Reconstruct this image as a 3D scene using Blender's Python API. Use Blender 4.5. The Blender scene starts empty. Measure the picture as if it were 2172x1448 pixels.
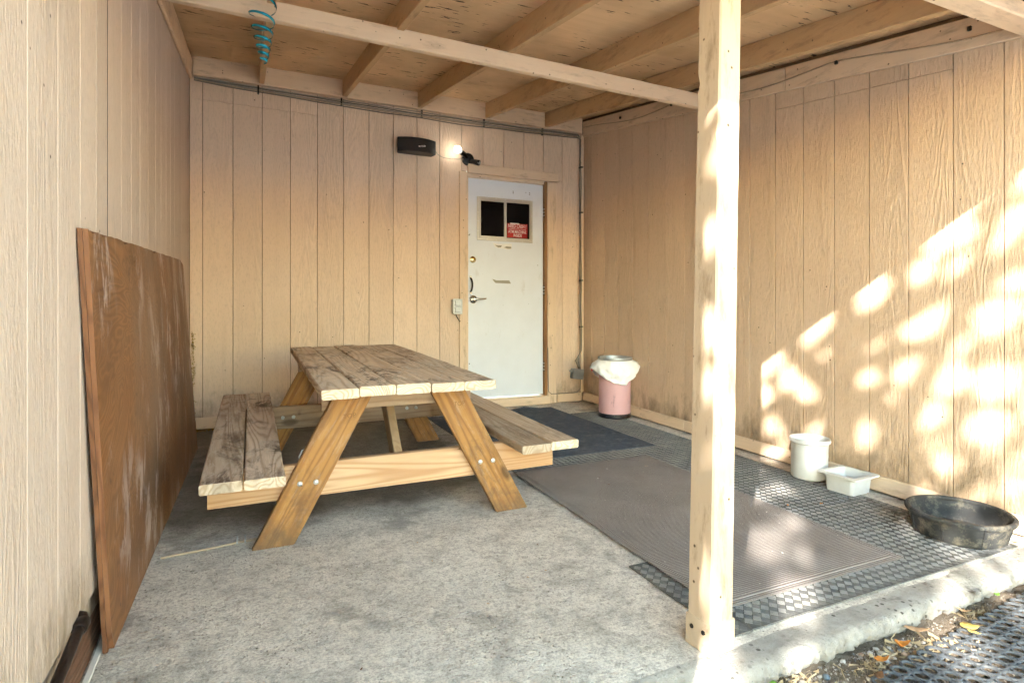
import bpy, bmesh, math, random
from mathutils import Vector, Matrix, noise as mnoise

S = bpy.context.scene
COL = S.collection
R = math.radians
rnd = random.Random(7)

# ------------------------------------------------------------------ camera, sky, sun, exposure
cam_d = bpy.data.cameras.new('camera')
cam = bpy.data.objects.new('camera', cam_d); COL.objects.link(cam)
cam.location = (.386, -4.97, .84)
cam.rotation_euler = (R(90), 0, -math.atan2(.4138, .9104))
cam_d.sensor_width = 36
cam_d.lens = 36 * 1240 / 2172
cam_d.shift_y = -51 / 2172
cam_d.clip_start = .02; cam_d.clip_end = 500
S.camera = cam

LDIR = Vector((1, .86, -.58)).normalized()          # the way the sunlight travels
world = bpy.data.worlds.new('World'); S.world = world; world.use_nodes = True
wn = world.node_tree
sky = wn.nodes.new('ShaderNodeTexSky'); sky.sky_type = 'NISHITA'; sky.sun_disc = False
sky.sun_elevation = math.asin(-LDIR.z)
sky.sun_rotation = math.atan2(-LDIR.x, -LDIR.y)
sky.air_density = 1.75; sky.dust_density = .1; sky.ozone_density = 1.0
wn.nodes['Background'].inputs['Strength'].default_value = .15
wn.links.new(sky.outputs[0], wn.nodes['Background'].inputs[0])

sun_d = bpy.data.lights.new('sun', 'SUN'); sun_d.energy = 2.0; sun_d.angle = R(.55); sun_d.color = (1, .93, .82)
sun = bpy.data.objects.new('sun', sun_d); COL.objects.link(sun)
sun.rotation_euler = LDIR.to_track_quat('-Z', 'Y').to_euler(); sun.location = (-6, -9, 8)

S.view_settings.view_transform = 'Standard'; S.view_settings.look = 'None'
S.view_settings.gamma = 1; S.view_settings.exposure = 3.6
S.render.engine = 'CYCLES'
S.cycles.use_denoising = True
try: S.cycles.denoiser = 'OPENIMAGEDENOISE'
except Exception: pass
S.cycles.max_bounces = 8; S.cycles.diffuse_bounces = 7; S.cycles.glossy_bounces = 2
S.cycles.use_adaptive_sampling = True; S.cycles.adaptive_threshold = .04; S.cycles.adaptive_min_samples = 10
S.cycles.caustics_reflective = False; S.cycles.caustics_refractive = False
S.cycles.sample_clamp_indirect = 8

# ------------------------------------------------------------------ node helpers
class NT:
    def __init__(s, name, rough=.7, spec=.3):
        s.m = bpy.data.materials.new(name); s.m.use_nodes = True
        s.t = s.m.node_tree; s.b = s.t.nodes['Principled BSDF']
        s.b.inputs['Roughness'].default_value = rough
        s.b.inputs['Specular IOR Level'].default_value = spec
    def n(s, typ, **kw):
        nd = s.t.nodes.new('ShaderNode' + typ)
        for k, v in kw.items():
            if k.startswith('_'): setattr(nd, k[1:], v)
            else: s.put(nd.inputs[k.replace('__', ' ')], v)
        return nd
    def put(s, sock, v):
        if isinstance(v, bpy.types.NodeSocket): s.t.links.new(v, sock)
        else: sock.default_value = v
    def math(s, op, a, b=0.0, c=None):
        nd = s.t.nodes.new('ShaderNodeMath'); nd.operation = op
        s.put(nd.inputs[0], a); s.put(nd.inputs[1], b)
        if c is not None: s.put(nd.inputs[2], c)
        return nd.outputs[0]
    def vmath(s, op, a, b):
        nd = s.t.nodes.new('ShaderNodeVectorMath'); nd.operation = op
        s.put(nd.inputs[0], a); s.put(nd.inputs[1], b); return nd.outputs[0]
    def coord(s, kind='obj', rand=True):
        if kind == 'obj': v = s.n('TexCoord').outputs['Object']
        else: v = s.n('NewGeometry').outputs['Position']
        if rand:
            r = s.n('ObjectInfo').outputs['Random']
            v = s.vmath('ADD', v, s.vmath('MULTIPLY', s.n('CombineXYZ', X=r, Y=r, Z=r).outputs[0], (37.3, 53.1, 71.7)))
        return v
    def scale(s, v, sc): return s.vmath('MULTIPLY', v, sc)
    def noise(s, v, scale=1.0, detail=3.0, rough=.5, dist=0.0, color=False):
        nd = s.n('TexNoise', Vector=v, Scale=scale, Detail=detail, Roughness=rough, Distortion=dist)
        return nd.outputs['Color' if color else 'Fac']
    def ramp(s, f, *stops):
        nd = s.t.nodes.new('ShaderNodeValToRGB'); s.put(nd.inputs[0], f)
        el = nd.color_ramp.elements
        while len(el) < len(stops): el.new(.5)
        for e, (p, c) in zip(el, stops):
            e.position = p
            e.color = (c, c, c, 1) if isinstance(c, (int, float)) else (*c, 1)
        return nd.outputs[0]
    def mix(s, f, a, b, mode='MIX'):
        nd = s.t.nodes.new('ShaderNodeMix'); nd.data_type = 'RGBA'; nd.blend_type = mode
        s.put(nd.inputs[0], f)
        for i, v in ((6, a), (7, b)):
            if isinstance(v, tuple) and len(v) == 3: v = (*v, 1)
            s.put(nd.inputs[i], v)
        return nd.outputs[2]
    def bump(s, h, strength=.5, dist=.003, normal=None):
        nd = s.n('Bump', Strength=strength, Distance=dist, Height=h)
        if normal is not None: s.put(nd.inputs['Normal'], normal)
        s.t.links.new(nd.outputs[0], s.b.inputs['Normal']); return nd.outputs[0]
    def color(s, c):
        s.put(s.b.inputs['Base Color'], (*c, 1) if isinstance(c, tuple) and len(c) == 3 else c)
    def rough(s, r): s.put(s.b.inputs['Roughness'], r)
    def rings(s, v, freq, detail=2.0, dist=.2):
        nz = s.noise(v, 1.0, detail, .45, dist)
        return s.math('MULTIPLY_ADD', s.math('SINE', s.math('MULTIPLY', nz, freq)), .5, .5)

def plain(name, col, rough=.6, metal=0.0, spec=.4, bump=0.0, bscale=80):
    k = NT(name, rough, spec); k.color(col); k.b.inputs['Metallic'].default_value = metal
    v = k.coord()
    nz = k.noise(v, bscale * .15, 4)
    k.color(k.mix(k.math('MULTIPLY', nz, .5), col, tuple(c * .6 for c in col)))
    k.rough(k.math('MULTIPLY_ADD', nz, .25, max(.05, rough - .12)))
    if bump: k.bump(k.noise(v, bscale, 4), bump, .002)
    return k.m

AX = {'x': (.06, 1, 1), 'y': (1, .06, 1), 'z': (1, 1, .06)}

def paint_siding(name, emboss=1.0, base=(.75, .585, .455), space='obj'):
    """painted, wood-embossed siding; grain runs along z"""
    k = NT(name, .72, .25)
    v = k.coord('obj'); w = k.coord('world', False)
    r = k.rings(k.scale(v, (12, 12, 1.5)), 58, 1.5, .3)
    r2 = k.ramp(r, (0, 0), (.5, .25), (1, 1))
    fine = k.noise(k.scale(v, (120, 120, 30)), 1, 4, .65)
    gate = k.ramp(k.noise(k.scale(v, (5, 5, .6)), 1, 2), (.42, 0), (.6, 1))
    h = k.math('ADD', k.math('MULTIPLY', k.math('MULTIPLY', r2, gate), .36), k.math('MULTIPLY', fine, 1.0))
    k.bump(h, .75 * emboss, .006)
    blotch = k.noise(w, 1.6, 4, .6)
    c = k.mix(k.ramp(blotch, (.3, 0), (.75, 1)), base, tuple(a * b for a, b in zip(base, (.90, .875, .85))))
    c = k.mix(k.math('MULTIPLY', k.ramp(fine, (.28, 1), (.5, 0)), .38), c, tuple(a * .58 for a in base))
    c = k.mix(k.math('MULTIPLY', k.math('MULTIPLY', k.ramp(r, (0, 1), (.35, 0)), gate), .22), c, tuple(a * .62 for a in base))  # recesses of the embossing darkened in the colour, standing in for relief shade
    streak = k.noise(k.scale(w, (14, 14, .9)), 1, 4, .6)
    c = k.mix(k.math('MULTIPLY', k.ramp(streak, (.55, 0), (.78, 1)), .35), c, tuple(a * b for a, b in zip(base, (.74, .7, .64))))
    vr = k.math('MULTIPLY_ADD', k.n('ObjectInfo').outputs['Random'], .10, .92)
    c = k.mix(1.0, c, k.n('CombineXYZ', X=vr, Y=vr, Z=vr).outputs[0], 'MULTIPLY')
    speck = k.n('TexVoronoi', Vector=w, Scale=9.0).outputs['Distance']
    c = k.mix(k.ramp(speck, (.028, 1), (.045, 0)), c, (.06, .04, .03))
    # splashed dirt along the foot of the wall
    z = k.n('SeparateXYZ', Vector=w).outputs['Z']
    spl = k.math('MULTIPLY', k.ramp(k.math('ADD', k.math('MULTIPLY', z, .9), k.math('MULTIPLY', k.noise(k.scale(w, (1, 1, .45)), 9, 5, .75), .8)), (.34, 1), (.62, 0)), .85)
    c = k.mix(spl, c, (.21, .155, .10))
    k.color(c)
    return k.m

def painted_wood(name, axis, base=(.70, .54, .395), dirt=.5):
    k = NT(name, .6, .3)
    v = k.coord('obj'); w = k.coord('world', False)
    a = AX[axis]
    r = k.rings(k.scale(v, tuple(9 * q for q in a)), 60, 2, .2)
    fine = k.noise(k.scale(v, tuple(170 * q for q in a)), 1, 4, .6)
    k.bump(k.math('ADD', k.math('MULTIPLY', r, .35), fine), .35, .002)
    c = k.mix(k.math('MULTIPLY', r, .16), base, tuple(q * .78 for q in base))
    d = k.noise(k.scale(w, tuple(18 * q ** .5 for q in a)), 1, 6, .72)
    c = k.mix(k.math('MULTIPLY', k.ramp(d, (.53, 0), (.72, 1)), dirt), c, (.20, .13, .075))
    sp = k.n('TexVoronoi', Vector=w, Scale=16.0).outputs['Distance']
    c = k.mix(k.ramp(sp, (.05, 1), (.09, 0)), c, (.09, .055, .03))
    k.color(c); return k.m

def lumber(name, axis, light, dark, freq=75, ring_mix=.7, rough=.6, knots=.8, stain=None, stain_amt=0.0, wear=0.0, bump=.3, foot=0.0):
    k = NT(name, rough, .3)
    v = k.coord('obj'); a = AX[axis]
    r = k.rings(k.scale(v, tuple(7 * q for q in a)), freq, 1.6, .35)
    r = k.ramp(r, (0, 0), (.55, .25), (1, 1))
    fine = k.noise(k.scale(v, tuple(260 * q for q in a)), 1, 4, .6)
    c = k.mix(k.math('MULTIPLY', r, ring_mix), light, dark)
    c = k.mix(k.math('MULTIPLY', fine, .35), c, tuple(q * .62 for q in dark))
    big = k.noise(v, 2.2, 3)
    c = k.mix(k.ramp(big, (.35, 0), (.7, .5)), c, dark)
    vr = k.math('MULTIPLY_ADD', k.n('ObjectInfo').outputs['Random'], .5, .74)
    c = k.mix(1.0, c, k.n('CombineXYZ', X=vr, Y=vr, Z=vr).outputs[0], 'MULTIPLY')
    if knots:
        kn = k.n('TexVoronoi', Vector=k.scale(v, tuple(5 if q == 1 else 2.2 for q in a)), Scale=1.0).outputs['Distance']
        c = k.mix(k.math('MULTIPLY', k.ramp(kn, (.07, 1), (.13, 0)), knots), c, tuple(q * .22 for q in dark))
    if stain:
        sn = k.noise(k.scale(v, tuple(9 if q == 1 else 3.5 for q in a)), 1, 7, .75, .6)
        sg = k.ramp(k.noise(v, 1.9, 2), (.38, .15), (.62, 1))
        c = k.mix(k.math('MULTIPLY', k.math('MULTIPLY', k.ramp(sn, (.485, 0), (.585, 1)), sg), stain_amt), c, stain)
    if wear:
        wn_ = k.noise(k.scale(v, tuple(60 if q == 1 else 9 for q in a)), 1, 6, .75)
        c = k.mix(k.math('MULTIPLY', k.ramp(wn_, (.52, 0), (.66, 1)), wear), c, (.62, .56, .48))
    if foot:
        w = k.coord('world', False); z = k.n('SeparateXYZ', Vector=w).outputs['Z']
        fd = k.ramp(k.math('ADD', z, k.math('MULTIPLY', k.noise(w, 16, 5, .7), .45)), (.14, 1), (.30, 0))
        c = k.mix(k.math('MULTIPLY', fd, foot), c, (.11, .07, .04))
    k.color(c)
    k.bump(k.math('ADD', k.math('MULTIPLY', r, .5), fine), bump, .002)
    return k.m

# ------------------------------------------------------------------ mesh helpers
def link(o, parent=None):
    COL.objects.link(o)
    if parent is not None: o.parent = parent
    return o
def obj(name, verts, faces, mat, parent=None, loc=(0, 0, 0), rot=(0, 0, 0), smooth=False, autos=None):
    me = bpy.data.meshes.new(name); me.from_pydata([tuple(v) for v in verts], [], faces); me.update()
    bm = bmesh.new(); bm.from_mesh(me); bmesh.ops.recalc_face_normals(bm, faces=bm.faces); bm.to_mesh(me); bm.free()
    for m in (mat if isinstance(mat, (list, tuple)) else [mat]): me.materials.append(m)
    if smooth:
        for p in me.polygons: p.use_smooth = True
        if autos: me.set_sharp_from_angle(angle=R(autos))
    o = bpy.data.objects.new(name, me); o.location = loc; o.rotation_euler = rot
    return link(o, parent)
def thing(name, label, cat, loc=(0, 0, 0), rot=(0, 0, 0), group=None):
    o = bpy.data.objects.new(name, None); o.empty_display_size = .05
    o.location = loc; o.rotation_euler = rot; COL.objects.link(o)
    return tag(o, label, cat, group)
def tag(o, label, cat, group=None):
    o['label'] = label; o['category'] = cat
    if group: o['group'] = group
    return o
def bm_obj(name, bm, mat, parent=None, loc=(0, 0, 0), rot=(0, 0, 0), smooth=False, autos=None):
    me = bpy.data.meshes.new(name); bmesh.ops.recalc_face_normals(bm, faces=bm.faces); bm.to_mesh(me); bm.free()
    for m in (mat if isinstance(mat, (list, tuple)) else [mat]): me.materials.append(m)
    if smooth:
        for p in me.polygons: p.use_smooth = True
        if autos: me.set_sharp_from_angle(angle=R(autos))
    o = bpy.data.objects.new(name, me); o.location = loc; o.rotation_euler = rot
    return link(o, parent)
HEXF = [(0, 3, 2, 1), (4, 5, 6, 7), (0, 1, 5, 4), (1, 2, 6, 5), (2, 3, 7, 6), (3, 0, 4, 7)]
def hexa(name, p8, mat, parent=None, bevel=.003, jitter=0.0, seg=1, origin=None, **kw):
    """a solid from 8 corners (bottom 4, top 4), edges eased; its origin sits at its middle"""
    c = Vector(origin) if origin else sum((Vector(p) for p in p8), Vector()) / 8
    bm = bmesh.new()
    vs = [bm.verts.new(Vector(p) - c) for p in p8]
    for f in HEXF: bm.faces.new([vs[i] for i in f])
    bmesh.ops.recalc_face_normals(bm, faces=bm.faces)
    if bevel: bmesh.ops.bevel(bm, geom=bm.edges[:], offset=bevel, segments=seg, affect='EDGES', profile=.6)
    if jitter:
        for v in bm.verts: v.co += Vector((rnd.uniform(-1, 1), rnd.uniform(-1, 1), rnd.uniform(-1, 1))) * jitter
    return bm_obj(name, bm, mat, parent, loc=c, **kw)
def box(name, x0, x1, y0, y1, z0, z1, mat, parent=None, bevel=.003, **kw):
    return hexa(name, [(x0, y0, z0), (x1, y0, z0), (x1, y1, z0), (x0, y1, z0), (x0, y0, z1), (x1, y0, z1), (x1, y1, z1), (x0, y1, z1)], mat, parent, bevel, **kw)
def plank(name, x0, x1, y0, y1, z0, z1, mat, parent, axis='y', n=14, warp=.003, bevel=.004, seed=0, endmat=None):
    """a long board with eased, slightly wandering edges; optional end-grain material"""
    rn = random.Random(seed)
    c = Vector(((x0 + x1) / 2, (y0 + y1) / 2, (z0 + z1) / 2))
    if axis == 'y': L, W, H = y1 - y0, x1 - x0, z1 - z0
    else: L, W, H = x1 - x0, y1 - y0, z1 - z0
    prof = []
    b = bevel; hw, hh = W / 2, H / 2
    for sx, sz in ((-1, -1), (1, -1), (1, 1), (-1, 1)):
        if sx * sz > 0: pts = [(sx * hw, sz * (hh - b)), (sx * (hw - b), sz * hh)]
        else: pts = [(sx * (hw - b), sz * hh), (sx * hw, sz * (hh - b))]
        prof += pts
    prof = [prof[1], prof[0]] + prof[2:] if False else prof
    # order round the outline
    prof.sort(key=lambda p: math.atan2(p[1] / hh, p[0] / hw))
    vs, fs = [], []
    m = len(prof); ph = rn.uniform(0, 50)
    for i in range(n + 1):
        t = -L / 2 + L * i / n
        cup = (mnoise.noise((t * 1.1 + ph, 0, 0))) * warp
        for j, (u, w) in enumerate(prof):
            e = mnoise.noise((t * 9 + ph, j * 3.1, 5)) * warp * .5
            q = (u + (e if abs(u) > hw * .9 else 0), t, w + cup + (e * .5 if w > 0 else 0))
            vs.append(q if axis == 'y' else (q[1], q[0], q[2]))
    for i in range(n):
        for j in range(m):
            a, d = i * m + j, i * m + (j + 1) % m
            fs.append((a, d, d + m, a + m))
    fs += [tuple(range(m)), tuple(range(n * m, n * m + m))]
    o = obj(name, vs, fs, [mat, endmat] if endmat else mat, parent, loc=c)
    if endmat: o.data.polygons[len(fs) - 1].material_index = 1; o.data.polygons[len(fs) - 2].material_index = 1
    return o
def tube(name, pts, r, mat, parent=None, seg=8, cap=True, closed=False, radii=None):
    pts = [Vector(p) for p in pts]; vs, fs = [], []
    n = len(pts); up = None
    for i, p in enumerate(pts):
        if closed: d = pts[(i + 1) % n] - pts[i - 1]
        else: d = pts[min(i + 1, n - 1)] - pts[max(i - 1, 0)]
        d.normalize()
        if up is None: up = d.orthogonal().normalized()
        up = (up - d * up.dot(d)).normalized(); sd = d.cross(up)
        rr = radii[i] if radii else r
        for j in range(seg):
            a = 2 * math.pi * j / seg
            vs.append(p + up * math.cos(a) * rr + sd * math.sin(a) * rr)
    for i in range(n if closed else n - 1):
        for j in range(seg):
            a, b = i * seg + j, i * seg + (j + 1) % seg
            i2 = (i + 1) % n
            fs.append((a, b, i2 * seg + (j + 1) % seg, i2 * seg + j))
    if cap and not closed: fs += [tuple(range(seg)), tuple(range((n - 1) * seg, n * seg))]
    return obj(name, vs, fs, mat, parent, smooth=True, autos=50)
def lathe(name, prof, mat, parent=None, seg=40, loc=(0, 0, 0), rot=(0, 0, 0), autos=35, closed=False):
    """spin (r, z) pairs round z"""
    vs, fs = [], []
    m = len(prof)
    for i in range(seg):
        a = 2 * math.pi * i / seg
        for r, z in prof: vs.append((r * math.cos(a), r * math.sin(a), z))
    for i in range(seg):
        i2 = (i + 1) % seg
        for j in range(m if closed else m - 1):
            j2 = (j + 1) % m
            fs.append((i * m + j, i2 * m + j, i2 * m + j2, i * m + j2))
    if not closed:
        if prof[0][0] > 1e-6: fs.append(tuple(i * m for i in range(seg)))
        if prof[-1][0] > 1e-6 : fs.append(tuple(i * m + m - 1 for i in range(seg)))
    o = obj(name, vs, fs, mat, parent, loc=loc, rot=rot, smooth=True, autos=autos)
    bm = bmesh.new(); bm.from_mesh(o.data); bmesh.ops.remove_doubles(bm, verts=bm.verts, dist=1e-6); bmesh.ops.recalc_face_normals(bm, faces=bm.faces); bm.to_mesh(o.data); bm.free()
    return o
def text(name, body, size, mat, parent, loc, rot, weight=0.0, align='CENTER', ext=.0004, xs=1.0, width=None):
    cu = bpy.data.curves.new(name, 'FONT'); cu.body = body; cu.size = size; cu.offset = weight
    cu.align_x = align; cu.align_y = 'CENTER'; cu.extrude = ext; cu.resolution_u = 3
    t = bpy.data.objects.new(name, cu); COL.objects.link(t)
    dg = bpy.context.evaluated_depsgraph_get()
    me = bpy.data.meshes.new_from_object(t.evaluated_get(dg)); bpy.data.objects.remove(t)
    me.materials.clear(); me.materials.append(mat); me.name = name
    if width: xs = width / max(1e-6, max(v.co.x for v in me.vertices) - min(v.co.x for v in me.vertices))
    for v in me.vertices: v.co.x *= xs
    o = bpy.data.objects.new(name, me); o.location = loc; o.rotation_euler = rot
    return link(o, parent)
def FL(x, y): return .034 * y + .010 * (x - 1) - .002
TILT = (math.atan(.034), -math.atan(.010), 0)

# ------------------------------------------------------------------ materials
M_sid_b = paint_siding('siding_paint_back', .8)
M_sid_r = paint_siding('siding_paint_right', 1.0, (.68, .51, .37))
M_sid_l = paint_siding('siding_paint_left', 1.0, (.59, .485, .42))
M_groove = plain('dirty_groove', (.20, .135, .08), .9)
M_trim_x = painted_wood('trim_paint_x', 'x'); M_trim_y = painted_wood('trim_paint_y', 'y'); M_trim_z = painted_wood('trim_paint_z', 'z')
M_raft = painted_wood('rafter_paint', 'y', (.54, .36, .20), .6)
M_post = painted_wood('post_paint', 'z', (.49, .375, .27), .85)

def m_ceiling():
    k = NT('ceiling_plywood_paint', .65, .25)
    v = k.coord('world', False)
    r = k.rings(k.scale(v, (.9, 9, 9)), 40, 2, .3)
    fine = k.noise(k.scale(v, (9, 150, 150)), 1, 4)
    c = k.mix(k.math('MULTIPLY', r, .25), (.74, .53, .33), (.60, .41, .24))
    big = k.noise(v, 1.3, 4, .6)
    c = k.mix(k.ramp(big, (.4, 0), (.66, .75)), c, (.42, .28, .16))
    sl = k.noise(k.scale(v, (9, 42, 42)), 1, 2.5, .6)
    gate = k.ramp(k.noise(v, 3.1, 2), (.42, 0), (.55, 1))
    slit = k.math('MULTIPLY', k.ramp(sl, (.625, 0), (.66, 1)), gate)
    c = k.mix(slit, c, (.07, .04, .022))
    k.color(c)
    k.bump(k.math('SUBTRACT', k.math('ADD', k.math('MULTIPLY', r, .3), fine), k.math('MULTIPLY', slit, 3)), .35, .003)
    return k.m
M_ceil = m_ceiling()

def m_concrete():
    k = NT('concrete', .88, .2)
    v = k.coord('world', False)
    big = k.noise(v, 1.7, 5, .62)
    c = k.mix(k.ramp(big, (.3, 0), (.72, 1)), (.78, .73, .655), (.63, .58, .515))
    mid = k.noise(v, 9, 6, .7, .4)
    c = k.mix(k.ramp(mid, (.46, 0), (.72, .75)), c, (.30, .28, .255))
    st = k.noise(k.vmath('ADD', v, (3.3, 8.1, 0)), 3.3, 5, .6, .3)
    c = k.mix(k.ramp(st, (.56, 0), (.66, .7)), c, (.25, .23, .205))
    gr = k.noise(v, 140, 4, .7)
    c = k.mix(k.math('MULTIPLY', k.ramp(gr, (.36, 1), (.56, 0)), .5), c, (.20, .185, .17))
    g2 = k.noise(v, 48, 4, .75)
    c = k.mix(k.math('MULTIPLY', k.ramp(g2, (.36, 1), (.50, 0)), .6), c, (.24, .222, .20))
    br = k.noise(k.scale(v, (10, 260, 10)), 1, 3)              # broom strokes
    c = k.mix(k.math('MULTIPLY', k.ramp(br, (.35, 1), (.6, 0)), .16), c, (.17, .16, .15))
    pit = k.n('TexVoronoi', Vector=v, Scale=62.0).outputs['Distance']
    pg = k.ramp(k.noise(v, 5, 3), (.42, 0), (.6, 1))
    pits = k.math('MULTIPLY', k.ramp(pit, (.12, 1), (.22, 0)), pg)
    c = k.mix(k.math('MULTIPLY', pits, .7), c, (.11, .10, .09))
    lump = k.noise(v, 30, 5, .7)
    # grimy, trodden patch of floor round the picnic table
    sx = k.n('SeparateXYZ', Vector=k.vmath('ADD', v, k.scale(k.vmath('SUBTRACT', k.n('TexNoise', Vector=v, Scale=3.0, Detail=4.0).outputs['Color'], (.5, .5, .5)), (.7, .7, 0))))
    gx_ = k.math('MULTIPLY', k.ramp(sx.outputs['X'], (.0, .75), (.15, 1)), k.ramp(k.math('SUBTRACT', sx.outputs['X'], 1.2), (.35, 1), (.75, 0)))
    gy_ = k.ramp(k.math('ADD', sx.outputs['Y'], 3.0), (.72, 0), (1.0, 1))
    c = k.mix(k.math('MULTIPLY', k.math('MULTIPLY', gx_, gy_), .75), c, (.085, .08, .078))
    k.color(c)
    h = k.math('ADD', k.math('MULTIPLY', lump, 1.2), k.math('ADD', k.math('MULTIPLY', gr, .35), k.math('MULTIPLY', br, .35)))
    k.bump(k.math('SUBTRACT', h, pits), .8, .007)
    return k.m
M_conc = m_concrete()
def m_edge():
    k = NT('broken_concrete', .92, .15)
    v = k.coord('world', False)
    n1 = k.noise(v, 14, 7, .75)
    c = k.mix(k.ramp(n1, (.3, 0), (.7, 1)), (.44, .425, .40), (.29, .27, .245))
    vo = k.n('TexVoronoi', Vector=v, Scale=33.0)
    pb = k.ramp(vo.outputs['Distance'], (.16, 1), (.24, 0))
    pg = k.ramp(k.noise(v, 6, 3), (.5, 0), (.6, 1))
    c = k.mix(k.math('MULTIPLY', pb, pg), c, (.12, .11, .10))
    dirt = k.noise(k.vmath('ADD', v, (1.7, 0, 0)), 3.0, 5, .7)
    c = k.mix(k.ramp(dirt, (.58, 0), (.66, .85)), c, (.09, .075, .06))
    k.color(c); k.bump(k.math('ADD', n1, k.math('MULTIPLY', k.noise(v, 60, 5, .75), .9)), 1.0, .014)
    return k.m
M_edge = m_edge()
def m_dirt():
    k = NT('dirt', .95, .1)
    v = k.coord('world', False)
    n1 = k.noise(v, 22, 7, .75)
    c = k.mix(k.ramp(n1, (.3, 0), (.7, 1)), (.10, .075, .055), (.19, .15, .115))
    g = k.n('TexVoronoi', Vector=v, Scale=120.0)
    c = k.mix(k.ramp(g.outputs['Distance'], (.15, .6), (.3, 0)), c, (.34, .31, .28))
    far = k.noise(v, .15, 3)
    c = k.mix(k.ramp(far, (.3, 0), (.7, .5)), c, (.26, .22, .17))
    k.color(c); k.bump(n1, .9, .02)
    return k.m
M_dirt = m_dirt()
def m_yard():
    k = NT('gravel_yard', .95, .1); v = k.coord('world', False)
    c = k.mix(k.noise(v, 12, 6, .7), (.52, .49, .44), (.66, .63, .58)); k.color(c); k.bump(k.noise(v, 60, 4), .6, .02); return k.m
M_yard = m_yard()

M_top = lumber('weathered_table_top', 'y', (.72, .59, .44), (.46, .33, .215), 120, .8, .75, .6, (.10, .065, .045), .9, .75, .9)
M_seatL = lumber('weathered_bench', 'y', (.66, .55, .44), (.38, .275, .19), 140, .9, .75, .5, (.10, .066, .046), .9, .65, .9)
M_seatR = lumber('paler_bench', 'y', (.58, .47, .35), (.38, .275, .18), 120, .75, .7, .3, (.17, .12, .08), .5, .35, .6)
M_endg = lumber('end_grain', 'y', (.68, .58, .45), (.42, .31, .20), 150, .9, .75, 0, (.20, .16, .13), .4)
M_leg = lumber('orange_leg', 'z', (.43, .22, .065), (.22, .098, .03), 95, .75, .6, .8, (.14, .075, .035), .8, .12, .4, .75)
M_pine = lumber('pale_pine', 'x', (.57, .39, .235), (.38, .205, .097), 110, .8, .55, .5, None, 0, 0, .25)
M_pine_old = lumber('dusty_pine', 'x', (.50, .37, .26), (.31, .20, .125), 85, .7, .65, .7, (.13, .08, .05), .4, 0, .3)
M_brace = lumber('brace_wood', 'z', (.40, .28, .165), (.25, .155, .08), 60, .6, .65, 0)
M_skirt = lumber('dark_skirt', 'y', (.27, .135, .08), (.10, .05, .03), 120, .9, .7, 0, None, 0, .12, .6)

def m_ply():
    k = NT('old_plywood_face', .6, .2)
    v = k.coord('obj', False)
    nz = k.noise(k.scale(v, (2.4, 1.5, 2.4)), 1, 3, .5, 1.1)
    r = k.math('MULTIPLY_ADD', k.math('SINE', k.math('MULTIPLY', nz, 210)), .5, .5)
    c = k.mix(k.math('MULTIPLY', r, .5), (.255, .118, .048), (.115, .05, .019))
    big = k.noise(v, 2.3, 4, .6)
    c = k.mix(k.ramp(big, (.40, 0), (.66, .75)), c, (.10, .05, .028))
    sep = k.n('SeparateXYZ', Vector=v)
    # worn, greyed area towards the far end and foot
    wear = k.noise(k.scale(v, (3, 2.2, .9)), 1, 6, .7, .5)
    far = k.ramp(k.math('MULTIPLY_ADD', sep.outputs['Y'], .33, .5), (.3, 0), (.9, .6))
    c = k.mix(k.math('MULTIPLY', k.ramp(wear, (.4, 0), (.7, 1)), far), c, (.36, .275, .205))
    # chalky scuffs
    sc = k.noise(k.scale(v, (10, 9, 3.2)), 1, 6, .75, .4)
    sg = k.ramp(k.noise(v, 2.0, 2), (.44, 0), (.54, 1))
    c = k.mix(k.math('MULTIPLY', k.math('MULTIPLY', k.ramp(sc, (.51, 0), (.60, 1)), sg), .55), c, (.50, .42, .40))
    dk = k.noise(k.vmath('ADD', k.scale(v, (9, 9, 5)), (4, 1, 7)), 1, 5, .7)
    c = k.mix(k.ramp(dk, (.66, 0), (.72, .8)), c, (.045, .03, .035))
    k.color(c); k.bump(k.math('ADD', k.math('MULTIPLY', r, .4), k.noise(v, 90, 4)), .3, .002)
    k.rough(k.math('MULTIPLY_ADD', wear, .4, .42))
    return k.m
M_ply = m_ply()
M_plyedge = lumber('plywood_edge', 'z', (.24, .11, .052), (.12, .05, .024), 90, .8, .7, 0)

def m_ribbed():
    k = NT('ribbed_mat', .9, .15)
    v = k.coord('obj', False)
    y = k.n('SeparateXYZ', Vector=v).outputs['Y']
    w = k.math('SINE', k.math('MULTIPLY', y, 2 * math.pi / .0105))
    n1 = k.noise(v, 3, 5, .65)
    c = k.mix(k.ramp(n1, (.3, 0), (.75, 1)), (.24, .215, .205), (.35, .325, .31))
    sp = k.noise(v, 190, 3, .7)
    c = k.mix(k.math('MULTIPLY', k.ramp(w, (0, 1), (.45, 0)), .6), c, (.085, .07, .066))
    c = k.mix(k.math('MULTIPLY', k.ramp(sp, (.6, 0), (.75, 1)), .6), c, (.50, .47, .45))
    lint = k.n('TexVoronoi', Vector=v, Scale=17.0).outputs['Distance']
    c = k.mix(k.ramp(lint, (.035, 1), (.05, 0)), c, (.6, .56, .5))
    k.color(c); k.bump(k.math('ADD', k.math('MULTIPLY', w, .5), k.math('MULTIPLY', sp, .5)), .6, .004)
    return k.m
M_rib = m_ribbed()
def rubber(name, a, b, dust=(.30, .29, .27), amt=.5, rough=.9):
    k = NT(name, rough, .12); v = k.coord('world', False)
    n1 = k.noise(v, 5, 6, .7)
    c = k.mix(k.ramp(n1, (.3, 0), (.7, 1)), a, b)
    d = k.noise(v, 16, 6, .75)
    c = k.mix(k.math('MULTIPLY', k.ramp(d, (.5, 0), (.72, 1)), amt), c, dust)
    k.color(c); k.bump(k.noise(v, 160, 4), .25, .001); return k.m
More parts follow.
